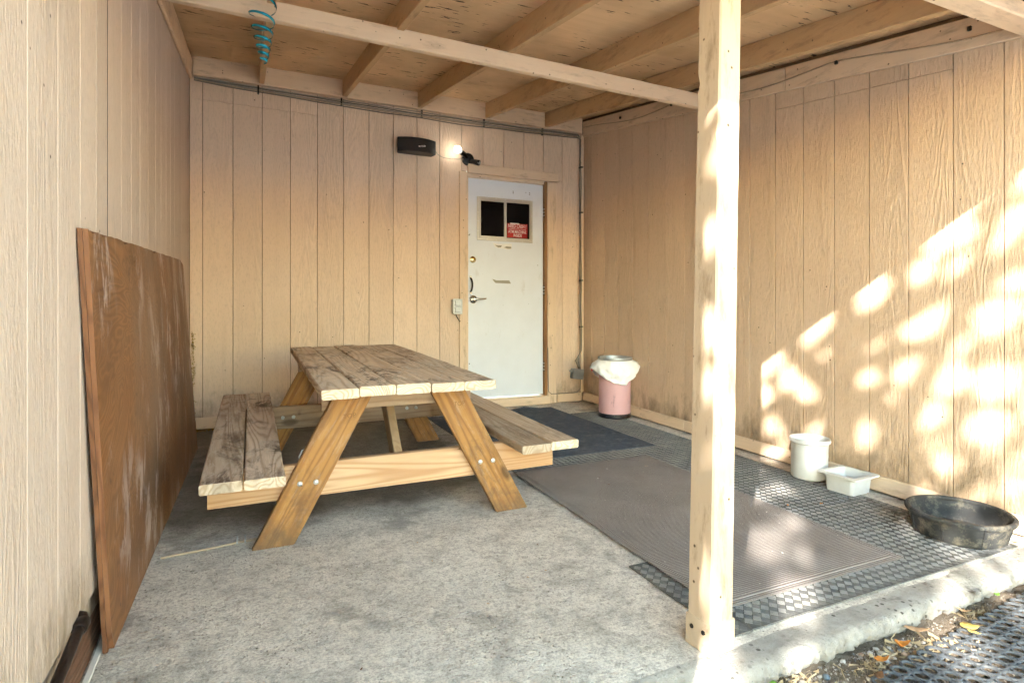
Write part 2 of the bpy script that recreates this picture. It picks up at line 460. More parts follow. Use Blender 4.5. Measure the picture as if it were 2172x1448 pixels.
M_diam = rubber('diamond_mat_rubber', (.045, .056, .075), (.085, .10, .13), (.22, .23, .24), .45)
M_ckbase = rubber('checker_mat_base', (.065, .067, .068), (.12, .12, .115), (.25, .235, .21), .7)
M_cktop = rubber('checker_mat_ribs', (.14, .14, .138), (.21, .205, .20), (.33, .31, .27), .6)
M_ckpad = rubber('checker_mat_pads', (.095, .097, .10), (.155, .152, .15), (.27, .255, .23), .6)
M_ring = rubber('ring_mat_rubber', (.07, .077, .085), (.115, .122, .13), (.20, .20, .20), .5, .85)
M_pan = rubber('pan_rubber', (.022, .024, .026), (.055, .055, .055), (.21, .185, .14), .75, .55)
M_black = plain('black_plastic', (.012, .012, .013), .38)
M_grille = plain('speaker_grille', (.010, .010, .011), .6, bump=.4, bscale=900)
M_steel = plain('galvanised_steel', (.50, .52, .53), .5, .7)
M_alu = plain('aluminium', (.62, .61, .58), .42, .85)
M_chrome = plain('satin_nickel', (.60, .58, .55), .25, 1)
M_brass = plain('brass', (.62, .50, .27), .28, 1)
M_bolt = plain('bolt_zinc', (.72, .73, .74), .35, .6)
M_dark = plain('dark_iron', (.03, .028, .027), .45, .6)
M_rust = plain('rusty_pipe', (.032, .022, .020), .42, .5, bump=.5, bscale=60)
M_cable = plain('grey_cable', (.34, .31, .27), .6); M_cable2 = plain('dark_cable', (.17, .155, .14), .6); M_cablep = plain('painted_cable', (.42, .33, .23), .6)
M_gbox = plain('grey_pvc', (.30, .32, .335), .5)
M_white = plain('chalk_white', (.72, .70, .66), .7)
M_red = plain('sign_red', (.42, .018, .02), .4); M_letter = plain('letter_white', (.85, .85, .85), .5)
M_ink = plain('stamp_ink', (.20, .10, .03), .8)
M_gold = plain('moss', (.33, .22, .03), .95)

def m_door():
    k = NT('door_white', .42, .4); v = k.coord('obj', False)
    c = k.mix(k.ramp(k.noise(v, 3, 5, .65), (.4, 0), (.75, .6)), (.70, .75, .84), (.62, .66, .735))
    sm = k.noise(k.scale(v, (9, 9, 4)), 1, 6, .75)
    sp = k.n('SeparateXYZ', Vector=v).outputs['Z']
    low = k.ramp(sp, (-.0, 1), (.9, .25))
    c = k.mix(k.math('MULTIPLY', k.ramp(sm, (.60, 0), (.72, .45)), low), c, (.42, .41, .41))
    sk = k.n('TexVoronoi', Vector=v, Scale=6.5).outputs['Distance']
    c = k.mix(k.ramp(sk, (.02, 1), (.032, 0)), c, (.12, .12, .13))
    k.color(c); k.bump(k.noise(v, 60, 3), .06, .001); return k.m
M_door = m_door()
M_tape = plain('tape_remnant', (.33, .32, .27), .6)
M_glass = NT('dark_window_glass', .04, .5); M_glass.color((.004, .004, .005)); M_glass.b.inputs['Specular IOR Level'].default_value = .2; M_glass = M_glass.m
M_jamb = lumber('bare_jamb', 'z', (.38, .19, .075), (.22, .095, .035), 60, .6, .6, .4)
def m_plastic():
    k = NT('milky_plastic', .35, .4); k.color((.80, .83, .83))
    k.b.inputs['Transmission Weight'].default_value = .12; k.b.inputs['Subsurface Weight'].default_value = .25; k.b.inputs['Subsurface Radius'].default_value = (.03, .03, .03)
    v = k.coord(); k.color(k.mix(k.ramp(k.noise(v, 9, 5, .7), (.45, 0), (.75, .5)), (.68, .70, .70), (.54, .53, .50)))
    return k.m
M_milk = m_plastic()
def m_bag():
    k = NT('bag_film', .32, .5); k.color((.86, .86, .87))
    v = k.coord('obj', False); k.bump(k.noise(k.scale(v, (1, 1, .6)), 26, 4, .6, 1.2), .5, .01); return k.m
M_bag = m_bag()
def m_pink():
    k = NT('pink_paint', .55, .35); v = k.coord('obj', False)
    c = k.mix(k.ramp(k.noise(v, 6, 5, .7), (.4, 0), (.75, .6)), (.66, .40, .43), (.56, .34, .36))
    sc = k.noise(k.scale(v, (16, 16, 6)), 1, 6, .75)
    z = k.n('SeparateXYZ', Vector=v).outputs['Z']
    c = k.mix(k.math('MULTIPLY', k.ramp(sc, (.6, 0), (.68, .9)), k.ramp(z, (0, 1), (.25, .25))), c, (.16, .12, .12))
    k.color(c); return k.m
M_pink = m_pink()
M_blackpaint = plain('black_paint', (.018, .02, .026), .35)
def m_ribbon():
    k = NT('blue_foil_ribbon', .22, .6); k.color((.0, .30, .46)); k.b.inputs['Metallic'].default_value = .6; return k.m
M_ribbon = m_ribbon()
def m_bulb():
    k = NT('lit_bulb', .4); k.color((1, 1, 1)); k.b.inputs['Emission Color'].default_value = (1, .92, .74, 1)
    k.b.inputs['Emission Strength'].default_value = 2.2; return k.m
M_bulb = m_bulb()

# ------------------------------------------------------------------ ground and slab
def heightfield(name, x0, x1, y0, y1, nx, ny, fz, mat, parent=None, loc=(0, 0, 0), rot=(0, 0, 0), smooth=True):
    vs = [(x0 + (x1 - x0) * i / nx, y0 + (y1 - y0) * j / ny, 0) for j in range(ny + 1) for i in range(nx + 1)]
    vs = [(x, y, fz(x, y)) for x, y, _ in vs]
    fs = [(j * (nx + 1) + i, j * (nx + 1) + i + 1, (j + 1) * (nx + 1) + i + 1, (j + 1) * (nx + 1) + i) for j in range(ny) for i in range(nx)]
    return obj(name, vs, fs, mat, parent, loc, rot, smooth=smooth)

GZ = -.19
g = obj('ground', [(-150, -150, GZ - .03), (150, -150, GZ - .03), (150, 150, GZ - .03), (-150, 150, GZ - .03)], [(0, 1, 2, 3)], M_yard)
g['kind'] = 'structure'
def dirt_z(x, y):
    e = min(1, max(0, min(x - .6, 4.4 - x, y + 5.0, -3.2 - y) * 3))
    return GZ - .05 + .05 * e + .012 * mnoise.noise((x * 9, y * 9, 1)) + .006 * mnoise.noise((x * 30, y * 30, 4)) + .004 * mnoise.noise((x * 80, y * 80, 9))
d = heightfield('dirt_strip', .4, 4.6, -5.2, -3.1, 300, 150, dirt_z, M_dirt); d['kind'] = 'structure'

# concrete slab: top sheet plus a crumbling front edge
vs, fs = [], []
nx = 900; X0, X1 = -.12, 3.52
rows = [.12, -.8, -1.7, -2.6, -3.3, -3.60]
def edge_y(x): return -3.768 + .018 * (x - 2.3) + .010 * mnoise.noise((x * 5, 2, 0)) + .007 * mnoise.noise((x * 17, 5, 0))
prof_n = len(rows) + 8
for i in range(nx + 1):
    x = X0 + (X1 - X0) * i / nx
    for y in rows: vs.append((x, y, FL(x, y)))
    ey = edge_y(x)
    zt = FL(x, ey)
    cr = lambda a, k: mnoise.noise((x * a, k * 1.7, 3.3))
    low = .070 + .022 * cr(18, 9) + .020 * cr(60, 4) + .012 * cr(140, 6)
    chip = max(0, mnoise.noise((x * 3.1, 7.7, 0)) - .05) * .05
    for q, (dy, dz) in enumerate([(.10, 0), (.045, -.0005 - chip * .2), (.022 + chip, -.0015 - chip * .3), (.006, -.006 - chip * .5), (0, -.018), (-.002, -.034), (.0, -.052), (.02, -low)]):
        k_ = min(1, q / 3)
        kk = k_ * (1 if q < 4 else 1.7)
        vs.append((x, ey + dy + kk * (.006 * cr(33, q) + .005 * cr(90, q + 20) + .004 * cr(190, q + 60)), zt + dz + ((.004 * cr(45, q + 40) + .003 * cr(150, q + 80)) * kk)))
    vs.append((x, ey + .06, zt - low - .03))
prof_n += 1
for i in range(nx):
    for j in range(prof_n - 1):
        a = i * prof_n + j
        fs.append((a, a + prof_n, a + prof_n + 1, a + 1))
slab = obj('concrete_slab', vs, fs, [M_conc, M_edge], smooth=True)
nr = len(rows)
for p in slab.data.polygons:
    j = p.index % (prof_n - 1)
    if j >= nr: p.material_index = 1
slab['kind'] = 'structure'

# ------------------------------------------------------------------ walls
GAP = .0042
def siding_board(parent, plane, a0, a1, zb0, zb1, zt0, zt1, mat, face, thick=.012):
    """one board of grooved siding. plane 'y': runs along x, faces -y; 'x+': faces -x at x=face; 'x-': faces +x at x=face"""
    b0, b1 = a0 + GAP / 2, a1 - GAP / 2
    if plane == 'y': P = lambda a, d, z: (a, face + d, z)
    elif plane == 'r': P = lambda a, d, z: (face + d, a, z)
    else: P = lambda a, d, z: (face - d, a, z)
    p8 = [P(b0, 0, zb0), P(b1, 0, zb1), P(b1, thick, zb1), P(b0, thick, zb0), P(b0, 0, zt0), P(b1, 0, zt1), P(b1, thick, zt1), P(b0, thick, zt0)]
    pl = parent.location
    p8 = [Vector(p) - pl for p in p8]
    return hexa('siding_board', p8, mat, parent, bevel=.0014)

TRIMB = lambda y: 2.615 + .162 * y          # underside of the rake trim on the side walls
DECK = lambda y: 2.79 + .162 * y            # underside of the roof deck
# back wall
bw = thing('back_wall', 'tan painted grooved siding wall at the back with the door in it', 'wall', (1.7, 0, 0))
o = obj('sheathing', [(-.05 - 1.7, .013, -.15), (2.195 - 1.7, .013, -.15), (2.195 - 1.7, .013, 2.16), (3.0 - 1.7, .013, 2.16), (3.0 - 1.7, .013, -.15), (3.5 - 1.7, .013, -.15), (3.5 - 1.7, .013, 2.95), (-.05 - 1.7, .013, 2.95)], [(0, 1, 2, 7), (2, 3, 6, 7), (3, 4, 5, 6)], M_groove, bw)
gx = [0.0] + [.087 + .2062 * i for i in range(16)] + [3.41]
for a0, a1 in zip(gx[:-1], gx[1:]):
    spans = [(.0, 2.80)]
    if a1 > 2.17 and a0 < 3.03:
        siding_board(bw, 'y', a0, a1, 2.16, 2.16, 2.80, 2.80, M_sid_b, 0)
        if a1 > 3.02: siding_board(bw, 'y', max(a0, 3.02), a1, 0, 0, 2.157, 2.157, M_sid_b, 0)
        continue
    if a0 < .85:      # a horizontal sheet joint runs across the first boards
        zj = 2.475
        siding_board(bw, 'y', a0, a1, 0, 0, zj, zj, M_sid_b, 0)
        siding_board(bw, 'y', a0, a1, zj + .0012, zj + .0012, 2.80, 2.80, M_sid_b, 0)
    else: siding_board(bw, 'y', a0, a1, 0, 0, 2.80, 2.80, M_sid_b, 0)
box('baseboard', .02 - 1.7, 2.118 - 1.7, -.019, -.001, FL(1, 0) + .006, .088, M_trim_x, bw)
box('baseboard', 3.122 - 1.7, 3.388 - 1.7, -.019, -.001, FL(3, 0) + .004, .10, M_trim_x, bw)
box('corner_trim', 3.372 - 1.7, 3.408 - 1.7, -.030, -.001, .10, 2.63, M_trim_z, bw, bevel=.004)

# right wall
RX = 3.41
rw = thing('right_wall', 'tan grooved siding wall on the right, dappled with sunlight', 'wall', (RX, -2.2, 0))
obj('sheathing', [(.013, 2.3, -.2), (.013, -2.13, -.2), (.013, -2.13, 2.12), (.013, 2.3, 2.84)], [(0, 1, 2, 3)], M_groove, rw)
gy = [0.0, -.171] + [-.171 - .2180 * i for i in range(1, 7)]
gy += [-1.69, -1.90] + [-2.108 - .2030 * i for i in range(0, 12)]
for n_, (a1, a0) in enumerate(zip(gy[:-1], gy[1:])):
    zt0, zt1 = TRIMB(a0) + .05, TRIMB(a1) + .05
    if -3.35 < a0 < -2.35:
        q0, q1 = TRIMB(a0) - .085 - .03 * (a0 + 2.8), TRIMB(a1) - .085 - .03 * (a1 + 2.8)
        siding_board(rw, 'r', a0, a1, FL(3.4, a0) + .02, FL(3.4, a1) + .02, q0, q1, M_sid_r, RX)
        siding_board(rw, 'r', a0, a1, q0 + .002, q1 + .002, zt0, zt1, M_sid_r, RX + .001)
    else: siding_board(rw, 'r', a0, a1, FL(3.4, a0) + .02, FL(3.4, a1) + .02, zt0, zt1, M_sid_r, RX)
for y0, y1 in ((-1.49, -.03), (-3.9, -1.493), (-4.33, -3.903)):
    z = lambda y, h: FL(3.4, y) + h
    p8 = [(RX - .019, y0, z(y0, .012)), (RX - .001, y0, z(y0, .012)), (RX - .001, y1, z(y1, .012)), (RX - .019, y1, z(y1, .012)),
          (RX - .019, y0, z(y0, .092)), (RX - .001, y0, z(y0, .092)), (RX - .001, y1, z(y1, .092)), (RX - .019, y1, z(y1, .092))]
    hexa('baseboard', [Vector(p) - rw.location for p in p8], M_trim_y, rw)
def rake(parent, xa, xb, y0, y1):
    p8 = [(xa, y0, TRIMB(y0)), (xb, y0, TRIMB(y0)), (xb, y1, TRIMB(y1)), (xa, y1, TRIMB(y1)), (xa, y0, DECK(y0) - .03), (xb, y0, DECK(y0) - .03), (xb, y1, DECK(y1) - .03), (xa, y1, DECK(y1) - .03)]
    hexa('rake_trim', [Vector(p) - parent.location for p in p8], M_trim_y, parent, bevel=.004)
rake(rw, RX - .022, RX - .001, -2.4, -.04); rake(rw, RX - .022, RX - .001, -4.3, -2.403)

# left wall
lw = thing('left_wall', 'pale weathered siding wall close by on the left', 'wall', (0, -2.5, 0))
obj('sheathing', [(-.013, 2.6, .0), (-.013, -2.53, .0), (-.013, -2.53, 2.85), (-.013, 2.6, 2.85)], [(0, 1, 2, 3)], M_sid_l, lw)
obj('wall_end', [(-.013, -2.53, -.3), (-3, -2.53, -.3), (-3, -2.53, 3.4), (-.013, -2.53, 3.4)], [(0, 1, 2, 3)], M_sid_l, lw)
gl = [0.0, -.20, -.40, -.60, -.80, -1.0, -1.2, -1.40, -1.60, -1.80, -2.023, -2.232, -2.427, -2.618, -2.833, -2.981, -3.156, -3.349, -3.551, -3.755, -3.96, -4.16, -4.36, -4.57, -4.77, -5.0]
for a1, a0 in zip(gl[:-1], gl[1:]):
    siding_board(lw, 'l', a0, a1, .078, .078, DECK(a0) - .01 if a0 > -4.4 else 2.6, DECK(a1) - .01 if a0 > -4.4 else 2.6, M_sid_l, 0)
rake(lw, .001, .022, -4.3, -.04)
p8 = [(-.012, -5.0, -.25), (-.006, -5.0, -.25), (-.006, 0, -.06), (-.012, 0, -.06), (-.030, -5.0, .10), (-.022, -5.0, .10), (-.022, 0, .10), (-.030, 0, .10)]
hexa('skirt_board', [Vector(p) - lw.location for p in p8], M_skirt, lw, bevel=.001)
p8 = [(-.006, -4.6, FL(0, -4.6) - .02), (.014, -4.6, FL(0, -4.6) - .02), (.010, 0, FL(0, 0) - .02), (-.006, 0, FL(0, 0) - .02), (-.006, -4.6, FL(0, -4.6) + .006), (.012, -4.6, FL(0, -4.6) + .004), (.008, 0, FL(0, 0) + .004), (-.006, 0, FL(0, 0) + .006)]
hexa('white_caulk_strip', [Vector(p) - lw.location for p in p8], M_white, lw, bevel=.002)

box('panel_joint', -.004, .0006, -2.8355 + 2.5, -2.8305 + 2.5, .08, 2.31, M_dark, lw, bevel=0)
# ------------------------------------------------------------------ porch roof
rf = thing('porch_roof', 'sloping lean-to porch roof with exposed tan rafters and plywood deck', 'roof', (1.7, -2.0, 2.45))
def roofpiece(name, x0, x1, y0, y1, zlo, zhi, mat, bevel=.003):
    p8 = [(x0, y0, zlo(y0)), (x1, y0, zlo(y0)), (x1, y1, zlo(y1)), (x0, y1, zlo(y1)), (x0, y0, zhi(y0)), (x1, y0, zhi(y0)), (x1, y1, zhi(y1)), (x0, y1, zhi(y1))]
    return hexa(name, [Vector(p) - rf.location for p in p8], mat, rf, bevel=bevel)
for x in (.495, 1.122, 1.752, 2.38, 2.987):
    roofpiece('rafter', x - .019, x + .019, -4.30, -.039, lambda y: DECK(y) - .135, lambda y: DECK(y) - .001, M_raft)
ys = [.0, -.62, -1.84, -3.06, -4.36]
for j, (y1, y0) in enumerate(zip(ys[:-1], ys[1:])):
    xs = [-.02, 1.122, 3.43] if j % 2 else [-.02, 2.38, 3.43]
    for x0, x1 in zip(xs[:-1], xs[1:]):
        roofpiece('plywood_panel', x0 + .0015, x1 - .0015, y0 + .002, y1 - .002, lambda y: DECK(y), lambda y: DECK(y) + .014, M_ceil, .001)
roofpiece('roofing', -.10, 3.5, -4.40, .15, lambda y: DECK(y) + .016, lambda y: DECK(y) + .03, M_dark, 0)
box('ledger', .024 - 1.7, 3.386 - 1.7, -.038 + 2, -.001 + 2, 2.642 - 2.45, 2.785 - 2.45, M_trim_x, rf)
roofpiece('fascia', -.05, 3.45, -4.40, -4.361, lambda y: 2.01, lambda y: 2.11, M_trim_x)
p8 = [(.001, -1.945, 2.272), (3.387, -1.945, 2.232), (3.387, -1.905, 2.232), (.001, -1.905, 2.272), (.001, -1.945, 2.365), (3.387, -1.945, 2.325), (3.387, -1.905, 2.325), (.001, -1.905, 2.365)]
hexa('cross_beam', [Vector(p) - rf.location for p in p8], M_trim_x, rf, bevel=.004)
box('front_beam', .024 - 1.7, 3.386 - 1.7, -3.70 + 2, -3.605 + 2, 2.03 - 2.45, 2.062 - 2.45 + .035, M_trim_x, rf, bevel=.005)

# ------------------------------------------------------------------ post
pb = Vector((1.622, -3.650, FL(1.62, -3.65))); lean = Vector((.062, .043, 1.0))
post = thing('porch_post', 'cream painted leaning wooden post standing at the slab edge', 'post', pb)
def postquad(z, h, yaw=R(4), grow=0):
    c = lean * z; c.z = z
    return [c + Matrix.Rotation(yaw, 3, 'Z') @ Vector((sx * (h + grow), sy * (h + grow), 0)) for sx, sy in ((-1, -1), (1, -1), (1, 1), (-1, 1))]
bm = bmesh.new(); N_ = 60; ringv = []
for i in range(N_ + 1):
    z = .004 + 2.155 * i / N_
    q = postquad(z, .0455)
    ring = []
    for k_, (a, b_, cprev) in enumerate(zip(q, q[1:] + q[:1], q[-1:] + q[:-1])):
        w = .005 + .0012 * mnoise.noise((z * 14, k_ * 5.1, 2)) + max(0, mnoise.noise((z * 40, k_ * 9.1, 7)) - .5) * .03
        ring.append(bm.verts.new(a + (cprev - a).normalized() * w)); ring.append(bm.verts.new(a + (b_ - a).normalized() * w))
    ringv.append(ring)
for r0, r1 in zip(ringv[:-1], ringv[1:]):
    for j in range(8): bm.faces.new((r0[j], r0[(j + 1) % 8], r1[(j + 1) % 8], r1[j]))
bm.faces.new(ringv[0]); bm.faces.new(ringv[-1])
bm_obj('shaft', bm, M_post, post)
q0, q1 = postquad(.0, .0455, grow=.004), postquad(.088, .0455, grow=.004)
M_strap = painted_wood('strap_paint', 'x', (.47, .37, .27), .9)
hexa('base_strap', q0 + q1, M_strap, post, bevel=.003)
for sx, yy in ((-.022, -1), (.022, -1)):
    c = lean * .055; c.z = .055
    p = c + Matrix.Rotation(R(4), 3, 'Z') @ Vector((sx, -.0505, 0))
    lathe('screw', [(.007, 0), (.006, .003), (0, .004)], M_bolt, post, 10, p, (R(90), 0, R(4)))
for sy in (-.022, .022):
    c = lean * .058; c.z = .058
    p = c + Matrix.Rotation(R(4), 3, 'Z') @ Vector((-.0505, sy, 0))
    lathe('screw', [(.007, 0), (.006, .003), (0, .004)], M_dark, post, 10, p, (R(90), 0, R(-86)))

# ------------------------------------------------------------------ door frame and door
df = thing('door_frame', 'tan wooden trim and bare brown jamb around the white door', 'door frame', (2.6, 0, .02))
o = df.location
L = lambda *a: (a[0] - 2.6, a[1] - 2.6, a[2], a[3], a[4] - .02, a[5] - .02)
box('side_casing', *L(2.122, 2.205, -.019, .012, .0, 2.150), M_trim_z, df, bevel=.004)
box('side_casing', *L(3.012, 3.108, -.017, -.001, .0, 2.137), M_trim_z, df, bevel=.003)
box('head_casing', *L(2.200, 3.121, -.030, .012, 2.140, 2.222), M_trim_x, df, bevel=.004)
box('jamb', *L(2.984, 3.010, -.012, .11, .06, 2.139), M_jamb, df)
box('jamb', *L(2.196, 2.206, .013, .11, .06, 2.139), M_jamb, df)
box('head_jamb', *L(2.207, 2.983, .0, .11, 2.112, 2.139), M_trim_x, df)
box('threshold', *L(2.14, 3.02, -.045, .10, .015, .094), M_trim_x, df, bevel=.006)

dr = thing('door', 'white door with small sliding window and taped-over marks', 'door', (2.595, .018, .106))
def D(x0, x1, y0, y1, z0, z1): return (x0 - 2.595, x1 - 2.595, y0, y1, z0 - .106, z1 - .106)
box('door_leaf', *D(2.212, 2.980, 0, .043, .106, 2.105), M_door, dr, bevel=.003)
win = box('window_frame', *D(2.300, 2.866, -.006, -.0005, 1.545, 1.945), M_alu, dr, bevel=.002)
wl = win.location
def W_(x0, x1, y0, y1, z0, z1):
    a = D(x0, x1, y0, y1, z0, z1); return (a[0] - wl.x, a[1] - wl.x, a[2] - wl.y, a[3] - wl.y, a[4] - wl.z, a[5] - wl.z)
box('pane', *W_(2.337, 2.566, -.0085, -.0065, 1.588, 1.905), M_glass, win, bevel=0)
box('pane', *W_(2.594, 2.828, -.0085, -.0065, 1.580, 1.912), M_glass, win, bevel=0)
for a in ((2.322, 2.840, 1.909, 1.922), (2.322, 2.840, 1.568, 1.580), (2.322, 2.335, 1.580, 1.909), (2.830, 2.843, 1.580, 1.909), (2.570, 2.592, 1.580, 1.909)):
    box('sash_bar', *W_(a[0], a[1], -.016, -.0065, a[2], a[3]), M_alu, win, bevel=.0015)
for i in range(7):
    for z in (1.555, 1.935):
        lathe('screw', [(.0055, 0), (.004, .003), (0, .0035)], M_bolt, win, 8, Vector((2.31 + .09 * i, -.0062, z)) - Vector((2.595, 0, .106)) - wl, (R(90), 0, 0))
for x in (2.309, 2.857):
    for z in (1.63, 1.72, 1.80, 1.88):
        lathe('screw', [(.0055, 0), (.004, .003), (0, .0035)], M_bolt, win, 8, Vector((x, -.0062, z)) - Vector((2.595, 0, .106)) - wl, (R(90), 0, 0))
P = lambda x, y, z: Vector((x - 2.595, y, z - .106))
lathe('deadbolt', [(.030, 0), (.029, .008), (.020, .012), (.019, .018), (.010, .020), (.006, .017), (0, .017)], M_brass, dr, 28, P(2.262, -.0004, 1.366), (R(90), 0, 0))
lev = lathe('lever_rose', [(.036, 0), (.036, .005), (.030, .011), (.014, .016), (.012, .040), (0, .041)], M_chrome, dr, 28, P(2.266, -.0004, 1.004), (R(90), 0, 0))
tube('lever_handle', [(0, .0, .036), (.02, .0, .040), (.05, .002, .040), (.085, .004, .038), (.108, .007, .034), (.116, .009, .028)], .008, M_chrome, lev, 10, radii=[.009, .0095, .009, .008, .007, .005])
pl_ = [P(2.240, -.002, 1.075), P(2.240, -.028, 1.085), P(2.243, -.040, 1.12), P(2.243, -.041, 1.15), P(2.240, -.028, 1.185), P(2.240, -.002, 1.195)]
pull = tube('pull_handle', pl_, .008, M_dark, dr, 10)
for z in (1.066, 1.204): box('pull_plate', *D(2.230, 2.252, -.004, -.0004, z - .014, z + .014), M_chrome, dr, bevel=.001)
for z in (1.845, 1.10, .372):
    h = tube('hinge', [P(2.984, -.014, z - .05), P(2.984, -.014, z + .05)], .0075, M_dark, dr, 10)
    for q in (-.03, 0, .03): box('hinge_ring', 2.984 - 2.595 - .0085, 2.984 - 2.595 + .0085, -.0225, -.0055, z + q - .106 - .004, z + q - .106 + .004, M_bolt, dr, bevel=.001)
def decal(name, pts, mat, parent, y=-.0007, off=(2.595, .106)):
    vs = [(x - off[0], y, z - off[1]) for x, z in pts] + [(x - off[0], y + .0006, z - off[1]) for x, z in pts]
    n = len(pts); fs = [tuple(range(n)), tuple(range(n, 2 * n))] + [(i, (i + 1) % n, (i + 1) % n + n, i + n) for i in range(n)]
    return obj(name, vs, fs, mat, parent)
decal('tape_mark', [(2.452, 1.195), (2.470, 1.172), (2.487, 1.158), (2.642, 1.155), (2.625, 1.185), (2.497, 1.182)], M_tape, dr)
decal('tape_mark', [(2.475, 1.512), (2.505, 1.506), (2.55, 1.508), (2.54, 1.490), (2.51, 1.488)], M_tape, dr)
decal('tape_mark', [(2.570, 1.490), (2.597, 1.502), (2.645, 1.500), (2.645, 1.484), (2.61, 1.480)], M_tape, dr)
decal('paper_remnant', [(2.46, 1.53), (2.50, 1.52), (2.57, 1.524), (2.65, 1.53), (2.648, 1.478), (2.60, 1.475), (2.53, 1.482), (2.48, 1.49)], M_letter, dr, y=-.0002)
for x, z in ((2.665, 2.02), (2.665, 2.005), (2.835, 2.02), (2.835, 2.005), (2.225, 1.585), (2.232, 1.592), (2.228, .42)):
    lathe('screw_hole', [(.005, 0), (.004, .001), (0, .0012)], M_dark, dr, 8, P(x, -.0003, z), (R(90), 0, 0))
# sign in the window
sg = thing('sign', 'red ATM sign with white letters in the door window', 'sign', (2.703, .007, 1.652))
sb = box('sign_panel', -.105, .105, -.0012, .0, -.066, .066, M_red, sg, bevel=0)
text('lettering', 'NEED CASH ?', .046, M_letter, sg, (-.002, -.0020, .040), (R(90), 0, 0), .0003, width=.186)
box('rule_line', -.088, .088, -.0019, -.0013, .0125, .0155, M_letter, sg, bevel=0)
text('lettering', 'ATM MACHINE', .040, M_letter, sg, (0, -.0020, -.012), (R(90), 0, 0), .0003, width=.186)
text('lettering', 'INSIDE', .040, M_letter, sg, (.002, -.0020, -.046), (R(90), 0, 0), .0003, width=.085)
box('paper_scrap', -.075, .02, -.0021, -.0013, .060, .070, M_letter, sg, bevel=0)

# ------------------------------------------------------------------ lamp, speaker, boxes and cables on the back wall
wlamp = thing('wall_light', 'black twin-socket floodlight with one lit bulb beside the speaker', 'light', (2.205, -.001, 2.262))
lathe('base_plate', [(.056, 0), (.056, .016), (.050, .024), (.018, .030), (0, .030)], M_black, wlamp, 32, rot=(R(90), 0, 0))
def dirv(a, b): return (Vector(b) - Vector(a))
tube('socket', [(-.02, -.028, .012), (-.055, -.060, .026), (-.10, -.085, .040)], .02, M_black, wlamp, 16, radii=[.014, .021, .024])
tube('socket', [(.02, -.028, -.014), (.045, -.055, -.028), (.068, -.10, -.045)], .02, M_black, wlamp, 16, radii=[.014, .022, .026])
lathe('socket_ring', [(.018, 0), (.018, .004), (.013, .004), (.012, -.004), (0, -.004)], M_steel, wlamp, 20, (.0685, -.102, -.045), (R(82), 0, R(14)))
vs = lathe('bulb', [(0, -.032), (.012, -.030), (.022, -.023), (.030, -.010), (.032, .002), (.028, .016), (.018, .030), (.013, .040), (.012, .046)], M_bulb, wlamp, 24, (-.132, -.102, .050), (R(-15), R(72), R(30)))
sp = thing('loudspeaker', 'black curved-front loudspeaker mounted high on the back wall', 'speaker', (1.705, -.005, 2.235))
NA = 18; vs = []; fs = []
for zz in (0, .118):
    for i in range(NA + 1):
        t = i / NA; x = -.168 + .336 * t
        vs.append((x, -.165 + .052 * (2 * t - 1) ** 2, zz))
    vs += [(.150, -.035, zz), (-.150, -.035, zz)]
n1 = NA + 3
fs = [tuple(range(n1)), tuple(range(n1, 2 * n1))] + [(i, (i + 1) % n1, (i + 1) % n1 + n1, i + n1) for i in range(n1)]
bm = bmesh.new(); bv = [bm.verts.new(v) for v in vs]
for f in fs: bm.faces.new([bv[i] for i in f])
bmesh.ops.recalc_face_normals(bm, faces=bm.faces)
bmesh.ops.bevel(bm, geom=[e for e in bm.edges if e.calc_length() > .03 or abs(e.verts[0].co.z - e.verts[1].co.z) < .001], offset=.004, segments=2, affect='EDGES')
bm_obj('cabinet', bm, M_black, sp, smooth=True, autos=40)
vs, fs = [], []
for zz in (.008, .110):
    for i in range(NA + 1):
        t = i / NA; x = -.160 + .320 * t; vs.append((x, -.1672 + .052 * (x / .168) ** 2, zz))
fs = [(i, i + 1, i + NA + 2, i + NA + 1) for i in range(NA)]
obj('grille', vs, fs, M_grille, sp, smooth=True)
text('badge', 'BOSE', .017, M_bolt, sp, (.03, -.1695, .045), (R(90), R(-8), 0), .0006, xs=1.6)
box('bracket', -.05, .05, -.036, .0, .03, .09, M_black, sp)
tube('cable', [(.163, -.10, .05), (.20, -.05, .028), (.26, -.03, .010), (.33, -.03, .006), (.40, -.028, .012), (.45, -.02, .020)], .003, M_cable, sp, 6)

ob = thing('outlet_box', 'small grey metal weatherproof outlet box left of the door', 'outlet box', (2.092, -.001, .936))
box('box_body', -.040, .040, -.050, 0, -.064, .064, M_steel, ob, bevel=.004)
box('cover', -.044, .044, -.056, -.051, -.068, .068, M_steel, ob, bevel=.002)
for z in (-.030, .030): box('outlet_lid', -.026, .026, -.064, -.0565, z - .024, z + .024, M_steel, ob, bevel=.005)
for z in (-.03, 0, .03): tube('hinge_pin', [(-.032, -.060, z - .008), (-.032, -.060, z + .008)], .004, M_bolt, ob, 8)
tube('wire', [(-.01, -.03, -.066), (.0, -.03, -.09), (.018, -.026, -.115), (.032, -.026, -.135), (.034, -.026, -.125)], .004, M_dark, ob, 6)

jb = thing('junction_box', 'grey plastic junction box hanging low in the back right corner', 'junction box', (3.315, -.022, .292), (0, R(8), 0))
box('box_body', -.058, .058, -.055, 0, -.048, .048, M_gbox, jb, bevel=.006)
box('lid', -.060, .060, -.063, -.0555, -.050, .050, M_gbox, jb, bevel=.003)
tube('lug', [(-.062, -.02, .02), (-.075, -.02, .02)], .010, M_steel, jb, 10)

